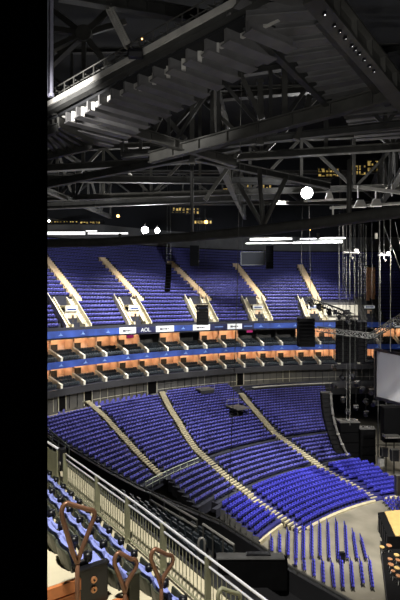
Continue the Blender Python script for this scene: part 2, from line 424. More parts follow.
for k, (r, z, T, bank) in enumerate(rows):
    l, q = lim(r + .3, z)
    if bank == 'retract' and r < -36.6: l = interp(A1, r) - .3
    t_ = mr if bank == 'retract' else mb
    zb = max(0, z - 1.2)
    n = 26
    g = [[PO(a, l + (q - l) * j / n, b) for j in range(n + 1)] for a, b in ((r, zb), (r, z), (r + T + .02, z), (r + T + .02, zb))]
    t_.grid(g, 'terrb' if bank == 'retract' else 'terr')
    for tt in (l, q):
        t_.add([PO(r, tt, zb), PO(r, tt, z), PO(r + T, tt, z), PO(r + T, tt, zb)], [(0, 1, 2, 3)], 'lav2' if bank == 'retract' else 'terr')
# infill under the walkways between the banks
for ra, rb, z in ((-30.95, -30.4, zl(-30.4)), (-24.7, -22.9, zl(-23.6))):
    l, q = interp(LEFT, -24 if rb > -26 else -29.45), interp(RIGHT, ra)
    mb.grid([[PO(a, l + (q - l) * j / 26, b) for j in range(27)] for a, b in ((ra, z - 1.0), (ra, z), (rb, z))], 'terr')
struct(mb.build('lower_bowl_terrace')); struct(mr.build('retractable_terrace'))
# white front edge of the retractable bank
mb = MB(); arc_rows(mb, [(-36.7, 0), (-36.7, .4), (-36.5, .5)], 146.2, 138.4, 'creamd'); arc_rows(mb, [(-39.2, 0), (-39.2, .2), (-38.9, .3)], 136.6, 115.4, 'creamd'); arc_rows(mb, [(-39.2, 0), (-39.2, .2), (-38.9, .3)], 113.3, 105.8, 'creamd')
struct(mb.build('trim_4'))

def stair(tab, r0, r1, width, label):
    mb = MB(); r = r0
    while r < r1:
        th = interp(tab, r); sd, ou, up = axes(th); z = zl(r + .3) + .28
        if r < -32: z = max(.12, zl(r) + .15)
        mb.box(PO(r + .10, th, z - .25), (width, .2, .5), 'creamd', (sd, ou, up))
        mb.box(PO(r + .34, th, z - .25), (width, .28, .40), 'riser', (sd, ou, up))
        r += .95 / 2 * 2 * .5
    o = mb.build('stairway'); tag(o, label, 'stairs', 'stairs of the lower bowl')
stair(A0, -22.6, -1.4, .9, 'narrow pale stair at the far left of the lower bowl, rising to the concourse ledge')
stair(A1, -38.9, -2.6, 1.1, 'long pale stair in the middle of the lower bowl, down to the floor chairs')
stair(A2, -38.9, -6.6, 1.1, 'long pale stair toward the stage side of the lower bowl')

# seats: choose the 255 that show largest as objects
cand = []
for k, (r, z, T, bank) in enumerate(rows):
    sp = .56 if bank == 'retract' else .58
    dth = math.degrees(sp / (R0 + r)); l, q = lim(r + .4, z)
    a0 = interp(A0, r) if bank == 'fixed' else 999; a1 = interp(A1, r); a2 = interp(A2, r)
    th = l - dth * .7
    rl = k + 1
    cnt = {}
    while th > q + dth * .5:
        w = math.radians(1) * (R0 + r); ok = True
        for a in (a0, a1, a2):
            if abs(th - a) * w < .95: ok = False
        if bank == 'retract' and th > a1 and r < -36.6: ok = False
        if bank == 'fixed' and r > -7.2 and th < 115.5: ok = False      # control shelf on the right is shallower
        if bank == 'fixed' and r > -4.2 and th > 128: ok = False
        if bank == 'fixed' and -15.6 < r < -11.6 and abs(th - TH(238, r)) * w < 1.4: ok = False   # camera platform
        if ok:
            p = PO(r, th, z)
            blk = 'left' if th > a1 else 'middle' if th > a2 else 'right'
            cnt[blk] = cnt.get(blk, 0) + 1
            px = 200 + F * p.x / p.y
            cand.append((p.length - (100 if bank == 'retract' and 200 < px < 400 else 0), th, r, z, bank, rl, blk, cnt[blk]))
        th -= dth
ret = sorted([c for c in cand if c[0] < 0])
solo = ret[:255]; solo_set = set(id(c) for c in solo)
def proto_seat(m):
    mb = MB(); X, Y, Z = Vector((1, 0, 0)), Vector((0, 1, 0)), Vector((0, 0, 1))
    seat_geo(mb, Vector((0, 0, 0)), X, Y, Z, .54, m, hb=.8)
    mb.box((0, .47, .18), (.08, .1, .36), 'frame'); mb.box((-.25, .42, .45), (.04, .3, .05), 'frame'); mb.box((.25, .42, .45), (.04, .3, .05), 'frame')
    return mb.mesh('arena_seat')
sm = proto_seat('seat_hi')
for c in solo:
    _, th, r, z, bank, rl, blk, j = c
    o = bpy.data.objects.new('arena_seat', sm); COL.objects.link(o)
    o.location = PO(r, th, z); o.rotation_euler.z = math.radians(th - 90)
    nm = {'left': 'left-hand', 'middle': 'middle', 'right': 'stage-side'}[blk]
    tag(o, f'bright blue seat in {nm} floor-side block, {ordn(rl)} row up, {ordn(j)} from its left end', 'seat', 'bright blue seats beside the arena floor')
mb = MB()
for c in cand:
    if id(c) in solo_set: continue
    _, th, r, z, bank, rl, blk, j = c
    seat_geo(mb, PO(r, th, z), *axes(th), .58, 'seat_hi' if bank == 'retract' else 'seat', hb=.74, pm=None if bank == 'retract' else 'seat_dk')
o = mb.build('lower_bowl_seating'); tag(o, 'curved rows of folded blue seats filling the lower bowl behind the floor-side blocks', 'seating', kind='stuff')

# concourse ledge with counters behind the lower bowl
mb = MB(); arc_rows(mb, [(-3.9, 7.2), (-3.9, 8.1), (1.7, 8.1)], 158, 128.5, 'creamd'); arc_rows(mb, [(-1.9, 7.4), (-1.9, 8.6), (1.7, 8.6)], 128.5, 115.4, 'wallp'); arc_rows(mb, [(-6.6, 7), (-6.6, 8.3), (1.7, 8.3)], 115.4, 101.5, 'creamd'); arc_rows(mb, [(-6.6, 7), (-6.6, 8.3), (1.7, 8.3)], 101.5, 84, 'dark')
struct(mb.build('concourse_slab'))
def counter(t0, t1, r, z, label, leg=True):
    t = empty('counter', PO(r, (t0 + t1) / 2, z - 1.0)); tag(t, label, 'counter')
    w = MB(); arc_rows(w, [(r, z - .12), (r, z), (r + .7, z), (r + .7, z - .12), (r, z - .12)], t0, t1, 'table'); w.build('counter_top', t)
    w = MB(); arc_rows(w, [(r + .1, z - .95), (r + .1, z - .12)], t0, t1, 'dark'); w.build('front_panel', t)
counter(113.8, 99, -6.4, 9.3, 'long pale counter ledge behind the right part of the lower bowl')
counter(140, 129.6, -3.7, 9.15, 'curved pale counter above the lower bowl, between the two left stairs')
counter(152, 142, -3.7, 9.15, 'short curved counter above the far left corner of the lower bowl')
# bar stools/chairs on the ledge
st = MB(); st.box((0, 0, .5), (.5, .5, .1), 'seat'); st.box((0, .26, .85), (.5, .06, .6), 'seat')
for a in (-.2, .2):
    for b in (-.2, .2): st.box((a, b, .23), (.05, .05, .46), 'chrome')
stm = st.mesh('lounge_chair'); n = 0
for j in range(11):
    th = 138.8 - j * .85
    for rr_ in (-2.2, -.9):
        o = bpy.data.objects.new('lounge_chair', stm); COL.objects.link(o); o.location = PO(rr_ + (j % 2) * .2, th, 8.1); o.rotation_euler.z = math.radians(th - 90)
        tag(o, f'dark blue chair on the concourse ledge, {"front" if rr_ < -2 else "rear"} line, {ordn(j+1)} from the narrow stair', 'chair', 'chairs on the concourse ledge')
for j in range(8):
    th = 150.5 - j * 1.05
    o = bpy.data.objects.new('lounge_chair', stm); COL.objects.link(o); o.location = PO(-2.0 + (j % 3) * .7, th, 8.1); o.rotation_euler.z = math.radians(th - 70)
    tag(o, f'blue lounge chair on the far left ledge, {ordn(j+1)} from the black wall edge', 'chair', 'chairs on the far left ledge')
# rail in front of the left fixed block
def arc_rail(pts_th, r, zf, label, hgt=1.1):
    t = empty('guard_rail', PO(r, pts_th[0], zf(r))); tag(t, label, 'guard rail')
    n = int(abs(pts_th[1] - pts_th[0]) / .5); tt = [pts_th[0] + (pts_th[1] - pts_th[0]) * i / n for i in range(n + 1)]
    w = MB(); w.tube([PO(r, x, zf(r) + hgt) for x in tt], .06, 'green', 6); w.build('handrail', t, smooth=True)
    w = MB(); w.tube([PO(r, x, zf(r) + hgt * .5) for x in tt], .035, 'green', 6); w.build('middle_rail', t, smooth=True)
    for i in range(0, n + 1, 3):
        w = MB(); w.bar(PO(r, tt[i], zf(r)), PO(r, tt[i], zf(r) + hgt), .07, 'green'); w.build('post', t)
arc_rail((150, 138.3), -23.6, lambda r: zl(-23.6), 'pale curved guard rail along the front of the left seating block')
arc_rail((137.8, 128.8), -4.1, lambda r: 8.1, 'thin pale rail at the edge of the concourse ledge', .9)
# camera platform in the seats
th = TH(238, -13.6); sd, ou, up = axes(th); z = zl(-12) + .75
t = empty('camera_platform', PO(-13.6, th, zl(-15))); tag(t, 'small grey platform set among the lower bowl seats', 'platform')
q = MB(); q.box(PO(-13.6, th, z), (2.6, 3.4, .18), 'wallp', (sd, ou, up)); q.build('deck', t)
for a in (-1.1, 1.1):
    for b in (-1.5, 1.5):
        q = MB(); c = PO(-13.6, th, 0) + sd * a + ou * b; q.bar(Vector((c.x, c.y, zl(-15) - .1)), Vector((c.x, c.y, z)), .1, 'steel'); q.build('leg', t)
q = MB(); q.tube([PO(-13.6, th, z) + sd * a + ou * b + up * c for a, b, c in ((-1.2, 1.6, .1), (-1.2, 1.6, 1.1), (1.2, 1.6, 1.1), (1.2, 1.6, .1))], .04, 'steell', 6); q.build('rail', t)
# second grey opening high in the bowl
th = TH(202, -4.2); sd, ou, up = axes(th)
t = empty('camera_platform', PO(-5.0, th, zl(-5))); tag(t, 'dark grey railed platform at the top row of the lower bowl, beside the middle stair', 'platform')
q = MB(); q.box(PO(-5.2, th, 9.7), (3.0, 2.0, .25), 'wallp', (sd, ou, up)); q.build('deck', t)
q = MB(); q.box(PO(-6.1, th, 9.2), (3.0, .1, 1.1), 'dark', (sd, ou, up)); q.build('front_panel', t)
q = MB(); q.tube([PO(-6.1, th, 9.8) + sd * a + up * c for a, c in ((-1.5, 0), (-1.5, .9), (1.5, .9), (1.5, 0))], .05, 'steell', 6); q.build('rail', t)

# ------------------------------------------------------------------ arena floor chairs
cm = MB()
cm.box((0, -.12, .45), (.44, .26, .06), 'seat_hi')
cm.hexa([Vector((x, y, z)) for z, y0 in ((.5, -.22), (.88, -.27)) for x, y in ((-.21, y0 - .03), (.21, y0 - .03), (.21, y0 + .03), (-.21, y0 + .03))], 'seat_hi')
for a in (-.2, .2):
    cm.bar((a, -.24, .95), (a, .02, 0), .035, 'frame'); cm.bar((a, .0, .45), (a, -.3, 0), .035, 'frame')
chm = cm.mesh('folding_chair')
UP = [(273, 538, 273, 552), (281, 535, 281, 553), (289.4, 531.5, 289.4, 556), (297.5, 528, 297.5, 559), (304.8, 526.5, 305, 559), (313, 525.5, 313.3, 557), (321, 524, 321.5, 557), (329, 522.7, 330.5, 559), (337.7, 522, 339.5, 560), (346.5, 525.5, 348.5, 559), (354.5, 532.5, 358, 559), (362.5, 538, 367, 559)]
LO = [(297, 561, 297, 566), (305.5, 561, 306, 571), (315, 560, 315.5, 577), (324, 562, 325, 583), (333.5, 564, 335.5, 588), (343, 561, 344.5, 588), (352.5, 562, 354.5, 588), (362, 562, 364.5, 584), (371, 561, 374, 588)]
for nm, L_ in (('far', UP), ('near', LO)):
    for i, (x0, y0, x1, y1) in enumerate(L_):
        p = WZ(x0, y0 + 1, .4); q = WZ(x1, y1 - 2, .4); p.z = q.z = 0; n = max(2, int(round((p - q).length / .6)) + 1)
        d = (p - q).normalized(); ang = math.atan2(d.y, d.x) - PI + .06
        for j in range(n):
            o = bpy.data.objects.new('folding_chair', chm); COL.objects.link(o)
            o.location = q + (p - q) * (j / (n - 1)); o.rotation_euler.z = ang
            tag(o, f'blue folding floor chair, {nm} block, {ordn(i+1)} row from left, {ordn(j+1)} from near end', 'chair', 'folding chairs on the arena floor')
# small black case between the blocks of chairs
q = MB(); c = WZ(342, 563, 0); q.box(c + Vector((0, 0, .55)), (.5, .4, .9), 'blackp'); q.box(c + Vector((0, 0, 1.03)), (.54, .44, .08), 'blackg')
for a in (-.2, .2):
    q.box(c + Vector((a, 0, .05)), (.08, .3, .1), 'blackg')
tag(q.build('equipment_case', bevel=.02), 'small black case standing between the two blocks of floor chairs', 'case')
# blue chairs beside the wooden platform at the right edge
for i in range(5):
    for j in range(4):
        o = bpy.data.objects.new('folding_chair', chm); COL.objects.link(o)
        p = WZ(393.5, 513, 0) + Vector((i * .62, j * .85, 0)); o.location = p; o.rotation_euler.z = -2.4
        tag(o, f'blue folding chair behind the wooden platform, {ordn(j+1)} row, {ordn(i+1)} from the row\'s left end', 'chair', 'chairs behind the wooden platform')

# ------------------------------------------------------------------ stage side: platforms, stands, screen, speakers
t = empty('stage_riser', WZ(372, 560, 0)); tag(t, 'tall black draped riser with a yellow plywood top at the right edge', 'riser')
za = 2.0
a = WZ(378, 512, za); b = WZ(388, 536, za); c = b + Vector((6, 0, 0)); d_ = a + Vector((6.0, 1.5, 0))
q = MB(); q.hexa([Vector((p.x, p.y, 0)) for p in (b, c, d_, a)] + [Vector((p.x, p.y, za - .06)) for p in (b, c, d_, a)], 'black'); q.build('drape', t)
ins = lambda p: p + Vector((.75, 0, 0))
q = MB(); q.hexa([ins(p) + Vector((0, 0, -.06)) for p in (b, c, d_, a)] + [ins(p) + Vector((0, 0, .05)) for p in (b, c, d_, a)], 'woody'); q.build('plywood_top', t)
for k in range(5):
    f_ = .1 + k * .2; p = b.lerp(a, f_); q = MB(); q.bar(Vector((p.x - .04, p.y - .03, 0)), Vector((p.x - .04, p.y - .03, za - .1)), .08, 'dark'); q.build('post', t)
t = empty('stage_deck', WZ(384, 580, 0)); tag(t, 'low black deck carrying round tan topped stands in the bottom right corner', 'stage deck')
pp = [WZ(380, 541, .7), WZ(387, 600, .7), WZ(392, 620, .7) , WZ(392, 620, .7) + Vector((9, 0, 0)), WZ(380, 541, .7) + Vector((9, 0, 0))]
q = MB(); n = len(pp)
q.prism(None, [Vector((p.x, p.y, 0)) for p in pp], pp, 'black'); q.build('deck', t)
q = MB(); 
for p0, p1 in zip(pp[:2], pp[1:3]): q.bar(p0 + Vector((0, 0, .02)), p1 + Vector((0, 0, .02)), .06, 'dark')
q.build('edge_trim', t)
STN = [(382, 547, 3.0), (389, 545.5, 3.4), (390, 559, 3.0), (396.5, 555, 3.3), (391, 564.5, 3.5), (398, 560, 3.0), (397, 568, 3.4), (398.5, 576, 3.2), (393, 571, 2.6)]
for i, (x, y, w) in enumerate(STN):
    p = WZ(x, y, 1.45 if y > 550 else 1.3); g = .7; rad = w * p.y / F * .78
    t = empty('round_stand', (p.x, p.y, g)); w_ = MB()
    w_.disc(p, (.05, -.12, 1), rad, .07, 'copper' if i % 3 else 'woody', 16); w_.build('round_top', t, smooth=False)
    w_ = MB(); w_.tube([(p.x, p.y, g), (p.x, p.y, p.z)], .035, 'silver', 6)
    for k in range(3):
        an = k * 2.1; w_.tube([(p.x, p.y, g + .35), (p.x + .3 * math.cos(an), p.y + .3 * math.sin(an), g + .02)], .02, 'silver', 5)
    w_.build('stand_leg', t)
    tag(t, f'round tan topped stand on the low black deck, {ordn(i+1)} counting away from the plywood riser', 'stand', 'round topped stands on the black deck')
# projection screen
t = empty('projection_screen', W(376, 398, 65)); tag(t, 'large light grey projection screen in a black frame hanging at the right edge', 'screen')
p0, p1 = W(376, 349.5, 65), W(408, 355.5, 57.4); p3, p2 = W(376, 397.5, 65), W(408, 406, 57.4)
nrm = (p1 - p0).cross(p3 - p0).normalized(); 
q = MB(); q.hexa([p3, p2, p2 + nrm * .08, p3 + nrm * .08, p0, p1, p1 + nrm * .08, p0 + nrm * .08], 'screen'); q.build('screen_cloth', t)
for a, b in ((p0, p1), (p1, p2), (p2, p3), (p3, p0)):
    q = MB(); q.bar(a, b, .35, 'blackp', .35); q.build('frame_bar', t)
for f_ in (.1, .9):
    q = MB(); a = p0.lerp(p1, f_); q.tube([a, a + Vector((0, 0, 14))], .03, 'cable', 5); q.build('hanging_wire', t)

def cabinets(name, label, x0, y0, x1, y1, d, n, curve=0.0, group=None, cat='loudspeaker', depth=None, m='blackg', top=14):
    """a hung array: n stacked wedge cabinets, following a curve to one side"""
    a = W((x0 + x1) / 2, y0, d); w = (x1 - x0) / F * d; h = (y1 - y0) / F * d
    t = empty(name, (a.x, a.y, a.z - h)); tag(t, label, cat, group)
    dp = depth or w * .8
    for k in range(n):
        f0, f1 = k / n, (k + 1) / n; ox = curve / F * d * (f0 ** 2); ox1 = curve / F * d * (f1 ** 2)
        q = MB(); z0, z1 = a.z - h * f0 - .02, a.z - h * f1 + .02
        q.hexa([Vector((a.x + ox1 + sx * w / 2, a.y + sy * dp / 2 - (.06 if sy < 0 else 0), z1)) for sx, sy in ((-1, -1), (1, -1), (1, 1), (-1, 1))] +
               [Vector((a.x + ox + sx * w / 2, a.y + sy * dp / 2, z0)) for sx, sy in ((-1, -1), (1, -1), (1, 1), (-1, 1))], m)
        q.build('cabinet', t)
    q = MB(); q.bar((a.x - w * .55, a.y, a.z + .12), (a.x + w * .55, a.y, a.z + .12), .16, 'steeld'); q.build('flying_bar', t)
    for sx in (-.35, .35):
        q = MB(); q.tube([(a.x + sx * w, a.y, a.z + .1), (a.x + sx * w * .6, a.y, a.z + top)], .025, 'cabled', 5); q.build('hanging_wire', t)
    return t
cabinets('line_array', 'broad black line array hanging before the ribbon board, right of centre', 298, 318, 313.5, 346.5, 60, 8)
cabinets('line_array', 'small black line array hanging over the third upper tier entrance', 196.5, 304.5, 208.5, 325, 70, 6)
cabinets('line_array', 'slim curved black line array hanging in front of upper blue seats', 166, 264, 171.5, 292, 68, 9, curve=-1.5)
cabinets('hanging_speaker', 'small black speaker hanging at the top of the upper tier, left of centre', 190, 246, 199, 266, 98, 3)
cabinets('hanging_speaker', 'black speaker hanging beside the dark hanging panel', 266, 246, 273, 269, 84, 3)
t = empty('hanging_display', W(253, 266, 86)); tag(t, 'dark rectangular display hanging below the roof, high before the upper tier', 'display')
q = MB(); c = W(253, 258.5, 86); q.box(c, (24 / F * 86, .15, 13 / F * 86), 'roof'); q.build('panel_face', t)
for a, b, e, g in ((-1, -1, 1, -1), (1, -1, 1, 1), (1, 1, -1, 1), (-1, 1, -1, -1)):
    q = MB(); q.bar(c + Vector((a * 2.15, -.05, b * 1.16)), c + Vector((e * 2.15, -.05, g * 1.16)), .14, 'steeld'); q.build('frame_bar', t)
for a in (-1.9, 1.9):
    q = MB(); q.tube([c + Vector((a, 0, 1.1)), c + Vector((a, 0, 12))], .03, 'cabled', 5); q.build('hanging_wire', t)
# two black hanging columns (main cluster)
cabinets('line_array', 'tall black line array in the right cluster, left column', 336.5, 320, 347, 362.5, 62, 10)
cabinets('line_array', 'tall black line array in the right cluster, middle column', 347.5, 320, 356, 362.5, 62.5, 10)
cabinets('line_array', 'tall black line array in the right cluster, right column', 356.5, 322, 366, 362, 63, 10)
# curved array near the stage
a = W(322, 392, 66)
cabinets('line_array', 'long curved black line array at the right edge of the lower bowl', 321, 393, 331, 452, 64, 13, curve=14, top=10)
t = empty('cable_loom', W(346, 455, 63)); tag(t, 'grey cable loom following the curved line array down to the seats', 'cable loom')
pts = [W(331 + 16 * (k / 12) ** 2, 394 + 60 * k / 12, 63.2) for k in range(13)]
q = MB(); q.tube(pts, .16, 'wallp', 6); q.build('loom', t)
for k in range(0, 13, 2):
    q = MB(); q.disc(pts[k], (0, 0, 1), .22, .15, 'silver' if k > 7 else 'steel', 8); q.build('cable_tie', t)
def tower(label, x0, y0, x1, d, n, zb=0.0):
    a = W((x0 + x1) / 2, y0, d); w = (x1 - x0) / F * d; h = a.z - zb
    t = empty('speaker_tower', (a.x, a.y, zb)); tag(t, label, 'speaker tower')
    for k in range(n):
        q = MB(); q.box((a.x, a.y, zb + h * (k + .5) / n), (w, w * .8, h / n - .05), 'blackg'); b = q.build('cabinet', t, bevel=.04)
        q = MB(); q.box((a.x, a.y - w * .41, zb + h * (k + .5) / n), (w * .9, .05, h / n - .25), 'black'); q.build('grille', b, off=t['_o'])
    q = MB(); q.box((a.x, a.y, a.z + .06), (w * 1.04, w * .84, .12), 'wallp')
    for k in range(5): q.box((a.x + (k - 2) * w * .2, a.y - .3 + (k % 2) * .5, a.z + .22), (w * .15, .35, .25), 'silver' if k % 2 == 0 else 'steel')
    q.build('top_gear', t)
tower('black speaker tower with pale gear on top, nearer the curved line array', 338, 421, 357.5, 78, 4)
tower('black speaker tower with grey cap, right of the taller tower', 358.5, 428, 373.5, 77, 4)
# black scaffold block behind the screen
t = empty('stage_scaffold', W(395, 470, 70)); tag(t, 'black scaffold and drape under the projection screen at the stage edge', 'scaffold')
q = MB(); q.box(W(396, 424, 70), (4.0, 1.5, 5.0), 'black'); q.build('drape', t)
for px in (378, 386, 394, 402):
    q = MB(); p = W(px, 400, 72); q.bar((p.x, p.y, 0), p, .14, 'steeld'); q.build('post', t)
for y in (405, 425, 445):
    q = MB(); q.bar(W(376, y, 72), W(404, y, 72), .12, 'steeld'); q.build('ledger', t)
for i, (px, py, w, h, d, m, lb) in enumerate(((384, 452, 1.0, 1.3, 70, 'blackp', 'black flight case on the stage floor under the scaffold'), (394.5, 455, 1.1, 1.6, 68, 'blackp', 'black upright case at the stage edge near the right side'), (381, 462, .9, 1.2, 70, 'silver', 'pale metal trolley beside the black speaker tower'), (391, 436, 2.0, .35, 69, 'silver', 'silver flat case lying on the black stage drape'), (399, 485, .9, 2.4, 58, 'blackp', 'tall black case near the plywood riser'))):
    q = MB(); c = W(px, py, d); q.box(c, (w, w * .7, h), m); q.box(c + Vector((0, 0, h * .5)), (w * 1.05, w * .75, .07), 'steel')
    for a in (-.4, .4): q.box(c + Vector((a * w, -w * .36, 0)), (.06, .04, h), 'steel')
    tag(q.build('equipment_case', bevel=.02), lb, 'case')

# lighting trusses and moving lights over the stage
def lattice(name, label, a, b, s, m='steel', n=10, cat='truss', mo=None):
    a = Vector(a); b = Vector(b); t_ = (b - a).normalized(); sd = t_.cross(Vector((0, 0, 1))).normalized(); up = sd.cross(t_)
    t = empty(name, (a + b) / 2); tag(t, label, cat)
    cs = [(sd * i + up * j) * s / 2 for i, j in ((-1, -1), (1, -1), (1, 1), (-1, 1))]
    for c in cs:
        q = MB(); q.tube([a + c, b + c], s * .09, m, 6); q.build('chord', t)
    q = MB()
    for k in range(n):
        p, r_ = a.lerp(b, k / n), a.lerp(b, (k + 1) / n)
        for i in range(4):
            c, c2 = cs[i], cs[(i + 1) % 4]
            q.tube([p + c, r_ + c2] if k % 2 else [p + c2, r_ + c], s * .05, mo or m, 4); q.tube([p + c, p + c2], s * .05, mo or m, 4)
    q.build('lacing', t)
    return t
lattice('lighting_truss', 'black lighting truss with moving lights sloping across in front of the upper tier', W(307, 299, 60), W(352, 316, 56), .55, 'steeld', 10)
lattice('lighting_truss', 'silvery lattice truss hanging below the ribbon board near the stage', W(317, 329, 58), W(378, 337, 56), .6, 'steeld', 12, mo='lav2')
lattice('lighting_truss', 'dark lattice truss climbing toward the right edge above the screen', W(372, 336, 56), W(404, 316, 52), .6, 'steeld', 8, mo='steel')
for i, (px, py, d) in enumerate(((310, 300, 59), (318, 304, 58.5), (328, 309, 58), (338, 313, 57), (347, 317, 56.5))):
    p = W(px, py, d) + Vector((0, -.3, -.4)); t = empty('moving_light', p); tag(t, f'black moving light under the sloping truss, {ordn(i+1)} from its left end', 'stage light', 'moving lights on the sloping truss')
    q = MB(); q.box(p + Vector((0, 0, .35)), (.5, .4, .2), 'blackp'); q.build('base', t)
    q = MB(); q.bar(p + Vector((-.25, 0, .3)), p + Vector((-.25, 0, -.1)), .08, 'blackp'); q.bar(p + Vector((.25, 0, .3)), p + Vector((.25, 0, -.1)), .08, 'blackp'); q.build('yoke', t)
    q = MB(); q.disc(p + Vector((.05, -.1, -.15)), (.3, -.6, -.6), .22, .6, 'blackp', 10); hd = q.build('head', t)
    q = MB(); q.disc(p + Vector((.05, -.1, -.15)) + Vector((.3, -.6, -.6)).normalized() * .32, (.3, -.6, -.6), .18, .03, 'silver', 10); q.build('lens', hd, off=t['_o'])
# small stage lights clustered under the ribbon and at the towers
SL = [(334, 368, 63), (342, 378, 64), (352, 376, 64), (349, 386, 64), (357, 384, 65), (362, 390, 65), (343, 400, 66), (348, 412, 67), (356, 408, 67), (366, 402, 66), (371, 392, 65), (374, 404, 66), (366, 414, 67), (334, 386, 64)]
for i, (px, py, d) in enumerate(SL):
    p = W(px, py, d); t = empty('stage_lamp', p); tag(t, f'small dark stage lamp hanging between the right cluster and speaker towers, {ordn(i+1)} of the tangle', 'stage light', 'small lamps in the tangle above the speaker towers')
    q = MB(); q.disc(p, (math.sin(i), -1, -.5), .3, .7, 'blackp', 10); q.build('can', t)
    q = MB(); q.bar(p + Vector((-.3, 0, .4)), p + Vector((.35, 0, .4)), .09, 'silver' if i % 2 == 0 else 'steel'); q.build('yoke', t)
    q = MB(); q.tube([p + Vector((0, 0, .4)), p + Vector((0, 0, 6 + i % 4))], .025, 'cabled', 5); q.build('hanging_wire', t)
# chain hoists
HO = [(351, 252.5, 62, 8, 'wide pale hoist assembly hanging above the right cluster'), (384, 255, 60, 6, 'cream chain hoist with hook block at the far right stair')]
for px, py, d, w, lb in HO:
    p = W(px, py, d); k = d / F; t = empty('chain_hoist', p); tag(t, lb, 'hoist')
    q = MB(); q.box(p, (w * k * 2, .5, 1.6 * k), 'silver'); q.box(p + Vector((w * k * .6, 0, 2 * k)), (w * k * .5, .45, 3 * k), 'silver'); q.box(p + Vector((-w * k * .5, 0, 1.7 * k)), (w * k * .4, .4, 2 * k), 'steel'); q.build('motor_housing', t, bevel=.04)
    q = MB(); q.tube([p + Vector((0, 0, -1 * k)), p + Vector((0, 0, -4 * k)), p + Vector((.25, 0, -5 * k)), p + Vector((.1, 0, -6.5 * k))], .1, 'silver', 6); q.build('hook', t)
    q = MB(); q.tube([p + Vector((0, 0, k)), p + Vector((0, 0, 20))], .03, 'cable', 5); q.build('chain', t)
# hanging cables
CB = [(343, 218, 343, 362, 61, .045), (346.5, 220, 346.5, 420, 62, .04), (350, 216, 350, 425, 61, .06), (355, 222, 355, 372, 62, .03), (361, 222, 361, 330, 62, .03), (366, 225, 366, 362, 61, .03), (379.5, 214, 380.5, 349, 60, .075), (390.5, 212, 390.5, 352, 57, .065), (339, 246, 340, 320, 62, .04), (372, 222, 372, 330, 63, .025)]
for i, (x0, y0, x1, y1, d, r_) in enumerate(CB):
    q = MB(); q.tube([W(x0, y0, d), W(x1, y1, d)], r_ * .75, 'cable', 6); 
    tag(q.build('hanging_cable'), f'straight pale cable hanging down over the stage side, {ordn(i+1)} as listed from the left cluster', 'cable', 'cables hanging over the stage side')
q = MB(); q.tube([W(384, 226, 58), W(404, 279, 54)], .05, 'cable', 6); tag(q.build('stay_cable'), 'pale slanting stay cable at the upper right edge', 'cable')
q = MB(); q.tube([W(395, 222, 57), W(404, 262, 54)], .04, 'cable', 6); tag(q.build('stay_cable'), 'shorter slanting stay cable nearest the right edge', 'cable')
# the long single cable in mid picture
q = MB(); q.tube([W(243.3, -12, 30), W(240, 160, 32), W(237, 300, 34), W(232, 430, 37), W(227, 528, 40), W(224, 580, 42)], .028, 'cable', 6)
tag(q.build('rigging_line'), 'single thin rigging line falling from the roof past the stair seats', 'cable')

# ------------------------------------------------------------------ roof steelwork
def truss(label, a, b, depth, n, w=.45, m='steel', zdir=1, inv=False):
    """a plane truss: two chords, posts and diagonals, each diagonal a part"""
    a = Vector(a); b = Vector(b); t = empty('roof_truss', (a + b) / 2); tag(t, label, 'truss', 'roof trusses')
    up = Vector((0, 0, depth * zdir))
    q = MB(); q.ibeam(a, b, w * 1.2, w * 1.1, m); q.build('bottom_chord', t)
    q = MB(); q.ibeam(a + up, b + up, w * 1.2, w * 1.1, m); q.build('top_chord', t)
    for k in range(n + 1):
        p = a.lerp(b, k / n); q = MB(); q.bar(p, p + up, w * .6, m); q.build('post', t)
        if k < n:
            r_ = a.lerp(b, (k + 1) / n); q = MB()
            if (k % 2 == 0) ^ inv: q.bar(p, r_ + up, w * .6, m)
            else: q.bar(p + up, r_, w * .6, m)
            q.build('diagonal', t)
    return t
truss('long dark truss crossing behind the lit gantry, upper left', (-30, 52, 39.5), (24, 44, 40.5), 6.0, 9, .55, 'steel')
truss('second dark truss, deeper under the roof, crossing the whole hall', (-34, 70, 40.5), (34, 62, 41), 7.0, 10, .6, 'steel')
truss('third dark truss, level with the amber windows', (-38, 84, 43.0), (46, 86, 43.5), 5.5, 12, .5, 'steeld')
truss('dark truss rising toward the upper right', (-6, 37, 37.2), (16, 31, 37.8), 5.0, 6, .4, 'steeld', inv=True)
truss('dark truss running away from the viewer at the left', (-22, 34, 38.5), (-16, 86, 41), 6.0, 9, .5, 'steel')
truss('dark truss running away from the viewer in the middle', (1, 40, 38.8), (9, 96, 42.5), 6.0, 9, .5, 'steel', inv=True)
truss('dark truss running away from the viewer at the right', (17, 36, 38.5), (33, 92, 42), 6.0, 9, .5, 'steeld')
truss('highest dark truss near the roof lining', (-30, 60, 52), (40, 60, 53), 5.0, 10, .5, 'steeld')
# ring beam
t = empty('ring_beam', W(230, 233, 33)); tag(t, 'large smooth dark ring beam sweeping across under the roof trusses', 'beam')
q = MB(); pts = [W(-160, 247, 52), W(-60, 245.5, 47), W(30, 243.5, 43), W(100, 242.5, 41.5), W(190, 237, 38), W(250, 231.5, 34.5), W(300, 225.5, 32), W(350, 218.5, 29.5), W(400, 211.5, 27.3), W(440, 205, 25.5)]
q.tube(pts, .37, 'steel', 14); q.build('tube', t, smooth=True)
nd = W(263, 226, 34)
for px, py, d in ((238, 184, 36), (259.5, 170, 34.5), (286, 178, 33)):
    q = MB(); q.tube([nd, W(px, py, d)], .17, 'steel', 8); q.build('strut', t, smooth=True)
q = MB(); q.tube([W(349, 216, 29.5), W(349.5, 160, 29.5)], .16, 'steel', 8); q.build('strut', t, smooth=True)
q = MB(); q.tube([W(192, 236, 38), W(192, 150, 38)], .14, 'steeld', 8); q.build('strut', t, smooth=True)
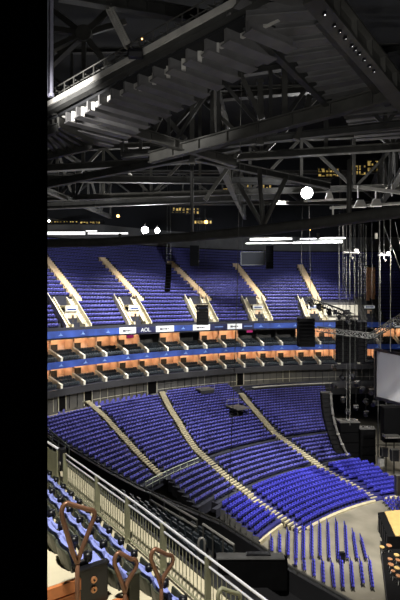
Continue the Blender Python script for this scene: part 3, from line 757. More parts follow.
for px in (120, 160, 318, 376):
    p = W(px, 236, 34 if px > 200 else 40); q = MB(); q.disc(p, (0, 0, 1), .12, .4, 'steel', 8); q.build('bracket', t)

# lit gantry: bright edge beam, lower beam, ribbed soffit
zg = 38.0
g0, g1 = WZ(40, 107, zg) if False else W(40, 108, 30.0), W(262, -14, 18.6)
gd = (g1 - g0).normalized(); gl = (g1 - g0).length; gs = Vector((gd.y, -gd.x, 0)).normalized() * -1
if gs.y < 0: gs = -gs
t = empty('roof_gantry', (g0 + g1) / 2); tag(t, 'pale edged roof gantry climbing from the left with railing and ribbed soffit', 'gantry')
def G(s, k, z): return g0 + gd * s + gs * k + Vector((0, 0, z))
q = MB(); q.hexa([G(s, k, z) for z in (-.12, .16) for s, k in ((0, 0), (gl, 0), (gl, .12), (0, .12))], 'steell'); q.build('edge_beam', t)
q = MB(); q.hexa([G(s, k, z) for z in (-.4, -.13) for s, k in ((0, .1), (gl, .1), (gl, .5), (0, .5))], 'steeld'); q.build('lower_flange', t)
q = MB(); q.hexa([G(s, k, z) for z in (-.85, -.35) for s, k in ((0, 1.1), (gl, 1.1), (gl, 1.25), (0, 1.25))], 'steell'); q.build('inner_beam', t)
for s in range(1, 15):
    q = MB(); q.box(G(s * 1.05, 1.05, -.75), (.2, .2, .75), 'steell'); q.build('bracket', t)
for s in range(0, 16):
    q = MB(); q.bar(G(s * 1.0, .5, .3), G(s * 1.0, .5, 1.15), .06, 'steel'); q.bar(G(s * 1.0, .5, .55), G(s * 1.0 + .1, -.1, .4), .05, 'steel'); q.build('rail_post', t)
for z in (.7, 1.15):
    q = MB(); q.tube([G(0, .5, z), G(gl, .5, z)], .035, 'steel', 6); q.build('rail', t)
# ribbed decks (soffits)
def deckrib(label, corners, n, z, m='deck', hang=.6, girders=True):
    A, B, D, E_ = [Vector(c) for c in corners]      # A-B one side, E-D the other
    t = empty('soffit_deck', (A + B + D + E_) / 4); tag(t, label, 'roof deck', 'ribbed roof decks')
    q = MB(); q.hexa([Vector((p.x, p.y, z)) for p in (A, B, D, E_)] + [Vector((p.x, p.y, z + .15)) for p in (A, B, D, E_)], 'roof'); q.build('deck_sheet', t)
    for k in range(n + 1):
        p = A.lerp(B, k / n); r_ = E_.lerp(D, k / n); q = MB()
        p.z = r_.z = z - hang / 2; q.bar(p, r_, .16, m, hang)
        p2 = p.copy(); r2 = r_.copy(); p2.z = r2.z = z - hang; q.bar(p2, r2, min(.62, (A - B).length / n * .62), m, .07); q.build('rib', t)
    for a, b in ((A, B), (E_, D)) if girders else ():
        a = a.copy(); b = b.copy(); a.z = b.z = z - hang - .05; q = MB(); q.ibeam(a, b, .3, .5, 'steeld'); q.build('edge_girder', t)
deckrib('ribbed roof deck under the pale edged gantry, long and narrow', (WZ(47, 116, zg), WZ(247, 12, zg - .2), WZ(292, 28, zg), WZ(112, 133, zg)), 14, zg - .4, girders=False)
deckrib('broad ribbed roof deck hanging at top centre', (WZ(205, 38, zg), WZ(250, -14, zg), WZ(318, 4, zg), WZ(262, 62, zg)), 4, zg + .5, girders=False)
deckrib('ribbed roof deck beside the thick beam with small lights', (WZ(246, 8, zg), WZ(338, 104, zg), WZ(388, 92, zg), WZ(318, 2, zg)), 9, zg + .1)
deckrib('far ribbed roof deck at the upper right edge', (WZ(344, 108, zg + 1), WZ(356, 132, zg + 1), WZ(440, 126, zg + 1), WZ(420, 96, zg + 1)), 6, zg + 1, girders=False)
# 
deckrib('low ribbed roof deck at the left edge under the gantry', (WZ(30, 116, zg), WZ(58, 104, zg), WZ(92, 124, zg), WZ(40, 138, zg)), 6, zg - .8, 'steel')
# other beams
def beam(label, a, b, w, h, m='steeld', lights=0):
    t = empty('roof_beam', (Vector(a) + Vector(b)) / 2); tag(t, label, 'beam')
    q = MB(); q.ibeam(a, b, w, h, m); q.build('girder', t)
    a = Vector(a); b = Vector(b); d_ = (b - a).normalized(); sd = d_.cross(Vector((0, 0, 1))).normalized()
    for k in range(1, 8):
        p = a.lerp(b, k / 8); q = MB(); q.box(p, (w * .9, .05, h * .9), m, (sd, d_, Vector((0, 0, 1)))); q.build('stiffener', t)
    return t
bm = beam('thick dark beam dropping to the right at the top right corner', W(312, -14, 15.5), W(420, 118, 25), .65, .85, 'steel')
for i, (px, py) in enumerate(((325, 15), (335, 26.5), (340.5, 32.5), (346, 39), (352.5, 46.5), (356, 50.5), (360, 54.5), (365, 60.5), (370, 67), (374.5, 72))):
    p = W(px, py, 15.0 + i * .42); t = empty('string_light', p); tag(t, f'tiny white light along the thick top right beam, {ordn(i+1)} from the top', 'light', 'tiny lights along the thick beam')
    q = MB(); q.disc(p, (0, -1, -.3), .009 if i else .018, .05, 'white', 8); q.build('bulb', t)
    q = MB(); q.box(p + Vector((0, .1, .08)), (.1, .12, .1), 'blackp'); q.build('holder', t)
beam('dark tapering beam crossing under the broad roof deck', W(150, 158, 36), W(420, 86, 24.5), .5, .75, 'steel')
beam('grey beam slanting down from the gantry end toward the centre', W(50, 105, 30), W(236, 163, 36), .45, .6, 'steel')
beam('short level grey beam at the left edge', W(30, 135, 38), W(128, 138, 39), .45, .6, 'lav2')
beam('dark slanting beam leaving the left edge under the level beam', W(40, 186, 48), W(240, 146, 40), .5, .6)
beam('dark slanting beam behind the V struts', W(150, 148, 42), W(330, 186, 46), .5, .6)
beam('dark beam running level over the amber windows', W(30, 178, 60), W(330, 182, 66), .6, .8)
beam('second level dark beam just over the bulkhead', W(30, 207, 66), W(280, 196, 70), .6, .8)
beam('dark girder at the very top between the decks', W(60, -8, 24), W(215, 20, 30), .5, .7)
beam('pale slanting brace meeting the gantry from above', W(102, -6, 26), W(128, 46, 25), .3, .45, 'steell')
for i, (x0, y0, x1, y1, d, lb) in enumerate(((232, 58, 262, 120, 33, 'dark brace sloping right below the deck corner'), (284.5, 55, 284.5, 128, 31, 'dark upright post below the broad deck'), (260, 80, 260, 145, 34, 'short dark upright behind the sloping brace'), (160, 110, 185, 140, 37, 'dark brace under the gantry ribs'), (192, 78, 192, 165, 36, 'tall dark upright left of the rigging line'), (310, 96, 296, 140, 33, 'dark brace right of the upright post'), (178, 80, 150, 140, 40, 'thin dark brace slanting left'), (205, 200, 240, 150, 45, 'slim dark brace rising toward the upright post'))):
    q = MB(); a, b = W(x0, y0, d), W(x1, y1, d); q.bar(a, b, .34, 'steel'); q.bar(a, a.lerp(b, .06), .46, 'steel'); q.bar(b, b.lerp(a, .06), .46, 'steel')
    tag(q.build('steel_brace'), lb, 'brace')
# star shaped node, top left
t = empty('truss_node', W(84, 34, 36)); tag(t, 'star of radiating steel members at the top left', 'truss')
for px, py in ((50, 8), (46, 28), (46, 52), (50, 66), (84, 78), (108, 66), (125, 22), (118, 2)):
    q = MB(); q.bar(W(84, 34, 36), W(px, py, 36 + (px % 3)), .4 if px != 84 else .3, 'steel'); q.build('member', t)
q = MB(); q.disc(W(84, 34, 35.8), (0, 1, 0), .6, .5, 'steel', 12); q.build('hub', t)
# twin pipes at top left
for px, r_, lb in ((47.2, .075, 'thinner lavender grey pipe hanging beside the black wall edge'), (51.6, .11, 'thicker lavender grey pipe hanging beside the black wall edge')):
    q = MB(); a = W(px, 97, 29); q.tube([a, a + Vector((0, 0, 14))], r_, 'lav', 10); q.disc(a + Vector((0, 0, .1)), (0, 0, 1), r_ * 1.5, .2, 'lav', 10)
    tag(q.build('hanging_pipe', smooth=False), lb, 'pipe')
# black box lamp on the gantry
t = empty('floodlight', W(135, 54, 23)); tag(t, 'black floodlight box hanging on the pale gantry edge', 'floodlight')
q = MB(); q.box(W(135.5, 54, 23), (.72, .4, .34), 'blackp'); q.build('housing', t, bevel=.03)
q = MB(); q.tube([W(131, 52, 23), W(132, 42, 23.1), W(139, 42, 23.1), W(140, 52, 23)], .03, 'steel', 6); q.build('yoke', t)
q = MB(); q.box(W(135.5, 54, 22.78), (.6, .03, .24), 'dark'); q.build('lens', t)

# floodlights and lamps
def lamp(label, px, py, d, rad, m, cat='floodlight', name='floodlight'):
    p = W(px, py, d); k = d / F; dr = (Vector((0, 0, H)) - p).normalized(); t = empty(name, p); tag(t, label, cat)
    q = MB(); q.disc(p - dr * .25, dr, rad * k * 1.15, .5, 'blackp', 14); q.build('housing', t)
    q = MB(); q.disc(p + dr * .03, dr, rad * k, .06, m, 14); q.build('lens', t)
    q = MB(); q.tube([p - dr * .3, p - dr * .3 + Vector((0, 0, 3 * k + rad * k))], .06, 'steel', 6); q.build('yoke', t)
lamp('brilliant white floodlight glaring toward the viewer on the right', 307, 193, 62, 5.6, 'flood')
lamp('bright white floodlight on the left, the larger of the pair', 145, 230, 75, 3.4, 'flood')
lamp('bright white floodlight on the left, the smaller of the pair', 157.3, 230.5, 75, 2.4, 'flood')
lamp('small orange lamp far left above the bulkhead', 118, 216, 90, 1.5, 'orangel', 'lamp', 'work_lamp')
lamp('small amber lamp among the amber windows', 203, 201.5, 92, 1.5, 'orangel', 'lamp', 'work_lamp')
lamp('flat amber lamp below the amber windows', 206, 222, 92, 1.7, 'orangel', 'lamp', 'work_lamp')
lamp('small amber lamp under the ring beam on the right', 310, 229, 88, 1.2, 'orangel', 'lamp', 'work_lamp')
lamp('small white lamp left end above the bulkhead', 49, 221, 90, 1.0, 'flood', 'lamp', 'work_lamp')
lamp('tiny white lamp left of the rigging line under the ring beam', 229.5, 235, 88, .9, 'flood', 'lamp', 'work_lamp')
lamp('tiny white lamp right of the rigging line under the ring beam', 236, 235, 88, .9, 'flood', 'lamp', 'work_lamp')
lamp('faint amber lamp under the top right deck', 279, 128, 40, 1.2, 'amber', 'lamp', 'work_lamp')
lamp('faint amber lamp at the right under the far deck', 353, 124, 42, 1.2, 'amber', 'lamp', 'work_lamp')
lamp('white glint lamp on the truss left of centre', 155, 157, 55, .9, 'white', 'lamp', 'work_lamp')
lamp('amber lamp at the end of the gantry railing', 142, 39, 22, .8, 'orangel', 'lamp', 'work_lamp')
# strip lights below the roof
SLT = [(47, 85, 233.2, 3.0, 'broad white strip light at the left end of the bulkhead'), (86, 97, 231, 1.0, 'short thin strip light left of centre'), (88, 128, 233.4, 1.6, 'long white strip light left of the paired floodlights'), (166, 180, 239, 1.2, 'short tilted strip light right of the paired floodlights'), (200, 222, 237.5, 1.5, 'white strip light at centre under the ring beam'), (228, 246, 236.3, 1.1, 'thin white strip light crossed by the rigging line'), (250, 292, 239.5, 1.8, 'broad white strip light right of centre'), (293, 342, 242.5, 2.2, 'long white strip light right of centre, nearest the stage side'), (300, 345, 239, .9, 'long thin strip light above the stage side one'), (246, 300, 243.5, .8, 'faint low strip light above the dark hanging panel')]
for x0, x1, y, h, lb in SLT:
    d = 92; a, b = W(x0, y, d), W(x1, y - (.8 if x0 > 240 else 0), d); t = empty('strip_light', (a + b) / 2); tag(t, lb, 'strip light', 'strip lights below the roof')
    q = MB(); q.bar(a, b, .3, 'white', h * d / F); q.build('tube', t)
    q = MB(); q.bar(a + Vector((0, .1, h * d / F * .5 + .1)), b + Vector((0, .1, h * d / F * .5 + .1)), .5, 'steeld', .15); q.build('housing', t)
# lit white gantry on the right and pale blocks
t = empty('lit_gantry', W(365, 190, 50)); tag(t, 'white lit steel gantry under the roof at the right', 'gantry')
for a, b, w in ((W(354, 186.5, 52), W(404, 193, 48), .35), (W(304, 201, 56), W(352, 199, 54), .2), (W(330, 208, 54), W(404, 203, 50), .25)):
    q = MB(); q.bar(a, b, w, 'steell'); q.build('beam', t)
for px, py in ((358, 186), (376, 190), (392, 184), (333, 206)):
    q = MB(); q.bar(W(px, py, 51), W(px, py + 12, 51), .14, 'steell'); q.build('post', t)
for px, py, w in ((329, 196, .8), (360, 204, 1.3), (376, 203, 1.2)):
    q = MB(); c = W(px, py, 51); q.hexa([c + Vector((x * w / 2, y * .3, -.35)) for x, y in ((-1, -1), (1, -1), (1, 1), (-1, 1))] + [c + Vector((x * w / 4, y * .2, .4)) for x, y in ((-1, -1), (1, -1), (1, 1), (-1, 1))], 'steell'); q.build('hood', t)
# amber windows of the plant rooms behind the trusses
AW = [(172, 185, 207, 213, 93), (186, 199, 208, 214, 93), (201, 214, 199, 204, 93), (214, 230, 195, 203, 93), (222, 234, 188, 197, 93), (229, 240, 184, 192, 93), (47, 78, 221, 224, 93), (80, 104, 220, 224, 93), (194, 212, 219, 224, 93), (262, 272, 183, 191, 90), (240, 252, 184, 190, 92), (318, 340, 168, 177, 80), (351, 366, 165, 175, 78), (367, 383, 160, 172, 78), (220, 232, 194, 201, 93), (286, 303, 176, 181, 86)]
for i, (x0, x1, y0, y1, d) in enumerate(AW):
    t = empty('window_bank', W((x0 + x1) / 2, y1, d)); tag(t, f'bank of small amber lit windows behind the roof trusses, {ordn(i+1)} as seen beneath the steelwork', 'window bank', 'amber window banks behind the trusses')
    w = (x1 - x0) / F * d; h = (y1 - y0) / F * d; c = W((x0 + x1) / 2, (y0 + y1) / 2, d)
    q = MB(); q.box(c + Vector((0, .1, 0)), (w, .06, h), 'amber'); q.build('pane', t)
    nb = max(3, int(w / .55)); q = MB()
    for k in range(nb + 1): q.box(c + Vector((-w / 2 + w * k / nb, 0, random.uniform(-.08, .08) * h)), (.12 + .42 * random.random() ** 2, .12, h * (.7 + .6 * random.random())), 'roof')
    for f_ in (-.5, random.uniform(-.3, .3), .5): q.box(c + Vector((0, -.02, h * f_)), (w + .1, .12, .12 + .2 * random.random()), 'roof')
    for k in range(nb): q.box(c + Vector((random.uniform(-.5, .5) * w, -.04, random.uniform(-.5, .5) * h)), (random.uniform(.2, .7), .1, random.uniform(.15, .5) * h), 'roof')
    q.build('mullions', t)

# ------------------------------------------------------------------ near upper tier (foreground)
NA = math.atan2(.57, .82); nv = Vector((math.cos(NA), math.sin(NA), 0)); uv = Vector((nv.y, -nv.x, 0))
def N(s, n, z): return Vector((uv.x * s + nv.x * n, uv.y * s + nv.y * n, z))
ROT = NA - PI / 2
def nbox(mb, s0, s1, n0, n1, z0, z1, m):
    mb.hexa([N(s, n, z) for z in (z0, z1) for s, n in ((s0, n0), (s1, n0), (s1, n1), (s0, n1))], m)
ZF = [20.75, 21.25, 21.75, 22.25]
SE = -6.45
mb = MB()
nbox(mb, -16, -2, 3.85, 5.35, 20.1, ZF[0], 'cream'); nbox(mb, -16, SE, 3.13, 3.86, 20.1, ZF[1], 'cream')
nbox(mb, -16, SE, 2.41, 3.14, 20.1, ZF[2], 'cream'); nbox(mb, -16, SE, .9, 2.42, 20.1, ZF[3], 'cream')
struct(mb.build('near_tier_terrace'))
mb = MB()
for k, (n0, n1, z) in enumerate(((.9, 2.44, ZF[3]), (2.44, 3.16, ZF[2]), (3.16, 3.87, ZF[1]))):
    nbox(mb, SE, SE + .06, n0, n1, z - .16, z - .005, 'wood'); nbox(mb, SE, SE + .04, n0, n1, z - .46, z - .19, 'wood')
struct(mb.build('trim_5'))
# aisle steps
mb = MB()
for k in range(8):
    n0 = .9 + k * .38; z = 22.0 - k * .2; nbox(mb, SE + .06, -2, n0, n0 + .4, 20.0, z, 'cream')
tag(mb.build('stairway'), 'cream aisle steps in the foreground beside the end of the seat rows', 'stairs')
mb = MB(); nbox(mb, -16, -2, 5.3, 5.36, 17.5, 20.8, 'dark'); struct(mb.build('trim_6'))

# guard rail
t = empty('guard_rail', N(-8, 4.75, ZF[0])); tag(t, 'bright metal guard rail with thin upright bars in front of the near seats', 'guard rail')
zr = H - 4.35
pts = [N(-13.3, 4.62, zr + .0), N(-11, 4.72, zr), N(-9, 4.75, zr), N(-3, 4.75, zr)]
def rn(s): return 4.75 if s > -9 else 4.75 + (s + 9) * .03
q = MB(); q.tube([N(-13.3 + k * .5, rn(-13.3 + k * .5), zr) for k in range(22)], .022, 'chrome', 8); q.build('handrail', t, smooth=True)
q = MB(); q.tube([N(-13.3 + k * .5, rn(-13.3 + k * .5) + .02, zr - .17) for k in range(22)], .022, 'chrome', 8); q.build('middle_rail', t, smooth=True)
q = MB(); q.tube([N(-13.3 + k * .5, rn(-13.3 + k * .5), ZF[0] + .1) for k in range(22)], .02, 'post', 6); q.build('bottom_rail', t)
s = -13.2
while s < -3:
    q = MB(); q.bar(N(s, rn(s) + .02, ZF[0] + .1), N(s, rn(s) + .02, zr - .17), .016, 'post'); q.build('baluster', t); s += .118
for s in (-13.35, -11.2, -9.6, -8.1, -6.6, -5.1, -3.6):
    q = MB(); q.box(N(s, rn(s), (ZF[0] + zr) / 2), (.05, .11, zr - ZF[0]), 'post', (uv, nv, Vector((0, 0, 1)))); q.build('post', t)
# solid panel rail beyond the gate box
t = empty('guard_rail', N(-15, 4.4, ZF[0])); tag(t, 'short guard rail with a solid metal panel, beyond the black gate box', 'guard rail')
q = MB(); q.tube([N(-18.5, 4.3, zr + .05), N(-13.7, 4.55, zr + .05)], .035, 'chrome', 8); q.build('handrail', t, smooth=True)
q = MB(); a, b = N(-18.5, 4.3, 0), N(-13.8, 4.55, 0)
q.hexa([Vector((p.x, p.y, z)) + o_ for z in (ZF[0] + .1, zr - .12) for p, o_ in ((a, Vector()), (b, Vector()), (b, nv * .03), (a, nv * .03))], 'post'); q.build('infill_panel', t)
q = MB(); q.box(N(-13.75, 4.56, (ZF[0] + zr) / 2), (.06, .1, zr - ZF[0]), 'post', (uv, nv, Vector((0, 0, 1)))); q.build('post', t)
t = empty('gate_box', N(-13.5, 4.62, ZF[0])); tag(t, 'small black box fixed between the two lengths of guard rail', 'box')
q = MB(); q.box(N(-13.52, 4.6, zr - .2), (.22, .18, .62), 'blackp', (uv, nv, Vector((0, 0, 1)))); q.build('housing', t, bevel=.02)
q = MB(); q.disc(N(-13.44, 4.5, zr - .28), -nv, .05, .03, 'silver', 10); q.build('latch', t)

# near seats
def near_seat(down=False):
    """local: x along the row, y forward, z up; y = 0 at the back"""
    root = empty('stadium_seat', (0, 0, 0))
    X, Y, Z = Vector((1, 0, 0)), Vector((0, 1, 0)), Vector((0, 0, 1))
    def slab(rows_, m, name, par=root):     # rows of (y, z, halfwidth, thickness)
        mb = MB(); vs = []; n = len(rows_)
        for (y, z, w, th) in rows_:
            for x, dy in ((-w, 0), (-w * .6, -.03), (0, -.045), (w * .6, -.03), (w, 0), (w, th), (w * .6, th - .025), (0, th - .035), (-w * .6, th - .025), (-w, th)): vs.append((x, y + dy, z))
        fs = []
        for i in range(n - 1):
            for k in range(10): l = (k + 1) % 10; fs.append((i * 10 + k, i * 10 + l, (i + 1) * 10 + l, (i + 1) * 10 + k))
        fs.append(tuple(range(9, -1, -1))); fs.append(tuple((n - 1) * 10 + k for k in range(10)))
        mb.add(vs, fs, m); o = mb.build(name, par, smooth=False, off=(0, 0, 0))
        bv = o.modifiers.new('Bevel', 'BEVEL'); bv.width = .012; bv.segments = 2; bv.limit_method = 'ANGLE'
        return o
    slab([(.13, .22, .20, .05), (.06, .42, .235, .05), (.02, .60, .245, .05), (-.015, .75, .235, .045), (-.03, .80, .20, .03)], 'shell', 'back_shell')
    slab([(.21, .40, .225, .06), (.14, .50, .24, .075), (.10, .64, .245, .075), (.06, .77, .245, .07), (.035, .835, .225, .05)], 'pad', 'backrest')
    if down:
        mb = MB(); mb.box((0, .36, .42), (.42, .44, .09), 'pad'); o = mb.build('seat_pad', root, off=(0, 0, 0), bevel=.03)
        mb = MB(); mb.box((0, .36, .36), (.41, .42, .03), 'shell'); mb.build('pad_shell', o, off=(0, 0, 0))
    else:
        slab([(.25, .34, .18, .08), (.23, .48, .20, .085), (.215, .60, .20, .08), (.21, .66, .17, .06)], 'pad', 'seat_pad')
        mb = MB(); mb.box((0, .345, .49), (.36, .03, .30), 'shell', (X, Vector((0, .98, -.2)).normalized(), Vector((0, .2, .98)).normalized())); mb.build('pad_shell', root, off=(0, 0, 0))
    mb = MB(); mb.tube([(.27, .06, .58), (.27, .12, .60), (.27, .24, .61), (.27, .33, .60)], .034, 'blackp', 8); mb.disc((.27, .29, .665), (0, 0, 1), .066, .10, 'blackp', 12)
    a = mb.build('armrest', root, smooth=True, off=(0, 0, 0))
    mb = MB(); mb.hexa([Vector(v) for v in ((.25, .08, 0), (.29, .08, 0), (.29, .22, 0), (.25, .22, 0), (.25, .04, .6), (.29, .04, .6), (.29, .3, .6), (.25, .3, .6))], 'blackp'); mb.build('support_leg', root, off=(0, 0, 0))
    return root
def copy_tree(o, par=None):
    c = o.copy(); COL.objects.link(c); c.parent = par
    for ch in list(o.children): copy_tree(ch, c)
    return c
protoA = near_seat(); protoB = near_seat(True); usedA = usedB = False
NB = [(4.17 - .40, ZF[0], [SE - .12 - .555 * k for k in range(-1, 14)], 'front row by guard rail'),
      (3.45 - .40, ZF[1], [SE - .42 - .555 * k for k in range(0, 9)], 'second row behind guard rail'),
      (2.73 - .40, ZF[2], [SE - .42 - .555 * k for k in range(0, 6)], 'third row behind guard rail')]
for ri, (n0, z, ss, rn_) in enumerate(NB):
    for k, s in enumerate(ss):
        if ri == 2 and k == 0:
            o = protoB
        elif not usedA: o = protoA; usedA = True
        else: o = copy_tree(protoA)
        o.location = N(s, n0, z); o.rotation_euler.z = ROT
        ex = ', pad folded down' if (ri == 2 and k == 0) else ''
        tag(o, f'near blue padded seat, {rn_}, {ordn(k+1)} from aisle{ex}', 'seat', 'near padded seats')
# end panels
def end_panel(s, n0, z, label, m='blackp', discs=True, w=.46, h=.54):
    t = empty('end_panel', N(s, n0 + w / 2, z)); tag(t, label, 'seat end panel')
    q = MB(); nbox(q, s, s + .07, n0, n0 + w, z, z + h, m); q.build('panel', t, bevel=.015)
    q = MB(); nbox(q, s - .02, s + .09, n0 - .01, n0 + w + .02, z + h, z + h + .03, 'blackp' if discs else 'shell'); q.build('top_cap', t, bevel=.01)
    if discs:
        for dz in (.17, .31):
            q = MB(); q.disc(N(s + .08, n0 + w * .52, z + h - dz), uv, .045, .03, 'copper', 14); q.build('disc', t)
            q = MB(); q.disc(N(s + .1, n0 + w * .52, z + h - dz), uv, .014, .02, 'blackp', 8); q.build('screw', t)
end_panel(-6.55, 2.42, ZF[2], 'black end panel of the third row with two copper discs')
end_panel(-6.55, 3.22, ZF[1], 'narrow olive end panel closing the second row', 'shell', False, .18, .72)
# hoop rails of the aisle
def hoop(n0, zf, zt, wd, label, s=-6.22, m='bronze', drop=.14):
    """one post that splits into a rounded loop leaning down the stair"""
    t = empty('hoop_rail', N(s, n0, zf)); tag(t, label, 'hoop rail', 'hoop rails beside the aisle')
    h = zt - zf; zj = zf + h * .52
    q = MB(); q.tube([N(s, n0, zf), N(s, n0, zj)], .030, m, 10); q.build('post', t, smooth=True)
    pts = [N(s, n0, zj - .04), N(s, n0 - wd * .14, zj + .12)]
    ltop = (n0 - wd * .46, zt - .10); rtop = (n0 + wd * .54, zt - drop - .12)
    pts += [N(s, ltop[0], ltop[1] - .05)]
    for a in range(0, 5):
        an = PI - a * PI / 10 ; pts.append(N(s, ltop[0] + .1 + .1 * math.cos(an), ltop[1] + .1 * math.sin(an)))
    for a in range(0, 5):
        an = PI / 2 - a * PI / 8; pts.append(N(s, rtop[0] - .09 + .09 * math.cos(an), rtop[1] + .09 * math.sin(an)))
    pts += [N(s, rtop[0] - .02, rtop[1] - .06), N(s, n0 + wd * .12, zj + .1), N(s, n0, zj - .04)]
    q = MB(); q.tube(pts, .033, m, 10); q.build('loop', t, smooth=True)
hoop(2.32, ZF[2], 23.42, .46, 'tall bronze hoop rail rising in front of the third row end')
hoop(3.1, ZF[1], 22.45, .36, 'low bronze hoop rail between the two end panels', s=-6.38)
hoop(3.62, ZF[1], 22.42, .38, 'bronze hoop rail in front of the front row end, right of the olive panel')
hoop(4.42, ZF[0], 21.86, .42, 'pale bronze hoop rail close to the guard rail at the bottom edge', s=-5.62, m='post')

# ------------------------------------------------------------------ dark terrace below the near tier
LIP = [(-15.5, 41.5), (-9.35, 33.5), (-5.7, 28.8), (-3.2, 25.9), (-1.1, 23.8), (1, 21.8), (2.4, 19.8), (3.3, 18.3), (4.9, 16.3), (8.2, 11.7)]
zlip = H - 10.2
def off(p, k): return Vector((p[0] - nv.x * k, p[1] - nv.y * k, 0))
mb = MB()
prof = [(-.25, zlip - 6), (-.25, zlip), (.1, zlip), (.1, zlip - .8)]
for k in range(6): prof += [(.1 + k * 1.0, zlip - .8 + k * .45), (1.1 + k * 1.0, zlip - .8 + k * .45)]
mb.grid([[off(p, a) + Vector((0, 0, z)) for p in LIP] for a, z in prof], 'dark'); struct(mb.build('near_lower_terrace'))
t = empty('guard_rail', off(LIP[4], 0) + Vector((0, 0, zlip))); tag(t, 'thin grey rail along the black edge of the terrace below', 'guard rail')
q = MB(); q.tube([off(p, .0) + Vector((0, 0, zlip + .12)) for p in LIP], .05, 'wallp', 6); q.build('handrail', t)
def along(f_):
    i = min(int(f_ * (len(LIP) - 1)), len(LIP) - 2); g = f_ * (len(LIP) - 1) - i
    return (LIP[i][0] + (LIP[i + 1][0] - LIP[i][0]) * g, LIP[i][1] + (LIP[i + 1][1] - LIP[i][1]) * g)
for k in range(20):
    p = off(along(k / 20), 0); q = MB(); q.bar(p + Vector((0, 0, zlip)), p + Vector((0, 0, zlip + .12)), .05, 'wallp'); q.build('post', t)
# inner rails on that terrace
t = empty('guard_rail', off((0.2, 22.6), 2.6) + Vector((0, 0, zlip))); tag(t, 'black stepped handrail on the dark terrace below the near guard rail', 'guard rail')
for a, b in ((W(150, 493, 23.5), W(197, 520, 20.5)), (W(203, 524, 19.5), W(234, 545, 18)), (W(150, 500, 23.3), W(196, 527, 20.3))):
    q = MB(); q.tube([a, b], .05, 'steell', 6); q.build('handrail', t)
    for f_ in (0, .33, .66, 1):
        p = a.lerp(b, f_); q = MB(); q.bar(p, p + Vector((0, 0, -1.1)), .06, 'steel'); q.build('post', t)
# dark seats of the terrace below
dsm = MB(); seat_geo(dsm, Vector((0, 0, 0)), Vector((1, 0, 0)), Vector((0, 1, 0)), Vector((0, 0, 1)), .5, 'boxseat', hb=.9)
dsm.box((0, .45, .2), (.1, .1, .4), 'frame'); dmm = dsm.mesh('terrace_seat')
n = 0
for row in (1, 2, 3):
    for k in range(16):
        f_ = .36 + k * .024; p = off(along(f_), .1 + row * 1.0)
        if 0.6 < p.x < 3.6 and row < 3 and 15 < p.y < 19: continue
        o = bpy.data.objects.new('terrace_seat', dmm); COL.objects.link(o); o.location = p + Vector((0, 0, zlip - .8 + row * .45)); o.rotation_euler.z = ROT + PI
        tag(o, f'black seat on dark terrace below guard rail, {ordn(row)} row from edge, {ordn(k+1)} along', 'seat', 'black seats on the terrace below')
# covered control desk
t = empty('control_desk', W(258, 575, 17.8)); tag(t, 'black covered desk with a grey top edge, beyond the near guard rail', 'desk')
c = W(250, 556, 17.8)
q = MB(); q.box((c.x + .1, c.y, c.z - .62), (2.55, .4, 1.2), 'black'); q.build('cover', t, bevel=.08)
q = MB(); q.box((c.x, c.y - .05, c.z + .02), (2.5, .42, .07), 'lav2'); q.build('desk_top', t, bevel=.02)
q = MB(); q.box((c.x + .3, c.y, c.z + .09), (.9, .25, .06), 'blackp'); q.build('console', t, bevel=.02)
# grey hoop on the terrace below and the glass edge at far left
t = empty('hoop_rail', W(201, 560, 15)); tag(t, 'small grey hoop rail on the terrace below, beyond the guard rail', 'hoop rail')
q = MB(); q.tube([W(199, 560, 15), W(198.5, 542, 15), W(200, 538.5, 15), W(203, 538, 15), W(204.5, 541, 15), W(204.5, 560, 15)], .04, 'silver', 8); q.build('loop', t, smooth=True)
t = empty('guard_rail', W(56, 446, 30)); tag(t, 'pale rail with slim posts at the far left corner below the blue seats', 'guard rail')
a, b = W(44, 425, 31), W(69, 447, 29)
q = MB(); q.tube([a, b], .05, 'green', 6); q.build('handrail', t)
q = MB(); q.tube([a + Vector((0, 0, -.55)), b + Vector((0, 0, -.55))], .03, 'green', 6); q.build('middle_rail', t)
for f_ in (.1, .35, .6, .85, 1):
    p = a.lerp(b, f_); q = MB(); q.bar(p, p + Vector((0, 0, -1.2)), .06, 'green'); q.build('post', t)

# ------------------------------------------------------------------ lights
def spot(loc, to, power, size, blend=.6, col=(1, .97, .9), soft=.6):
    l = bpy.data.lights.new('unseen_arena_spot', 'SPOT'); l.energy = power; l.spot_size = math.radians(size); l.spot_blend = blend; l.color = col; l.shadow_soft_size = soft
    o = bpy.data.objects.new('unseen_arena_spot', l); COL.objects.link(o); o.location = loc
    o.rotation_euler = (Vector(to) - Vector(loc)).to_track_quat('-Z', 'Y').to_euler(); return o
for th, p in ((141, 1.0), (127, 1.0), (113, .95), (100, .75)):
    spot(PO(-15, th, 44.5), PO(4, th, 21.5), 118000 * p, 58, .75, (1, .97, .92), 1.2)
for th, p in ((140, 1.0), (126, .85), (112, .95)):
    spot(PO(-40, th, 41), PO(-18, th, 4), 85000 * p, 56, .8, (1, .97, .9))
spot((14, 40, 40), (17, 58, 0), 150000, 48, .8, (1, .97, .88))
spot((14, 28, 40), (15, 50, 0), 70000, 44, .8, (1, .95, .85))
spot((30, 44, 40), (26, 66, 10), 60000, 50, .8, (1, .97, .92))
for th, p in ((146, .7), (133, 1.0), (118, 1.0), (104, .8)):
    spot(PO(-48, th, 33), PO(3, th, 15.5), 42000 * p, 36, .7, (1, .97, .92), 1.0)  # added fill for the box fronts and dividers, no fixture seen
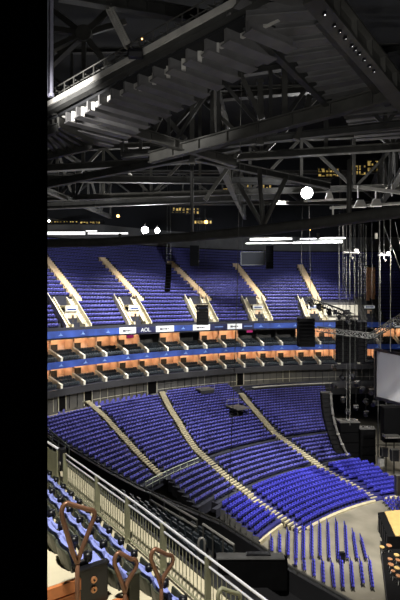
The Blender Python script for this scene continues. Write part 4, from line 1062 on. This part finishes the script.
spot((-4, 40, 29), W(392, 375, 61), 15000, 34, .9, (1, 1, 1), 1.5)  # added lamp to brighten the grey screen, no fixture there
for p_, pw in ((W(307, 193, 61.2), 2500), (W(145, 230, 74.2), 2500), (W(157.3, 230.5, 74.2), 1500)):
    l = bpy.data.lights.new('floodlight_beam', 'POINT'); l.energy = pw; l.shadow_soft_size = .5; o = bpy.data.objects.new('floodlight_beam', l); COL.objects.link(o); o.location = p_
for th in (140, 120, 102):
    spot(PO(-22, th, 33), PO(19, th, 41), 13000, 70, .9, (.85, .9, 1), 1.0)  # added fill to lift the bulkhead band, sources unseen
spot((1, 4, 27.5), (0, 40, 32), 3300, 95, .9, (1, .98, .94), .8)  # added wash from the camera side for ring beam and trusses
# near tier
spot((-1.5, 3.5, 37), N(-8.5, 4.2, 21), 18000, 50, .6, (1, .96, .86), .4)
spot((-10, 24, 36.5), W(80, 95, 28), 9000, 60, .8, (1, .97, .92), .4)
# added washes from below that lift the dark roof steelwork
for loc, to, p, s in (((-3.5, 13, 30), (-5.0, 25, 38), 1000, 85), ((8, 40, 24), (6, 46, 42), 7000, 120), ((-14, 58, 26), (-12, 62, 44), 12000, 120), ((24, 52, 26), (22, 56, 44), 9000, 120), ((6, 12, 29), (8, 30, 35), 900, 100)):
    spot(loc, to, p, s, .9, (1, .97, .9), .8)
w = bpy.data.worlds.new('world'); scn.world = w; w.use_nodes = True
w.node_tree.nodes['Background'].inputs['Color'].default_value = (.6, .7, 1, 1)
w.node_tree.nodes['Background'].inputs['Strength'].default_value = .004

# ------------------------------------------------------------------ camera
cam = bpy.data.cameras.new('camera'); co = bpy.data.objects.new('camera', cam); COL.objects.link(co)
co.location = (0, 0, H); co.rotation_euler = (PI / 2, 0, 0)
cam.sensor_fit = 'VERTICAL'; cam.sensor_height = 36; cam.lens = 36 * F / 600; cam.clip_start = .1; cam.clip_end = 400
scn.camera = co
scn.view_settings.view_transform = 'Standard'
for o in scn.objects:
    if '_o' in o.keys(): del o['_o']
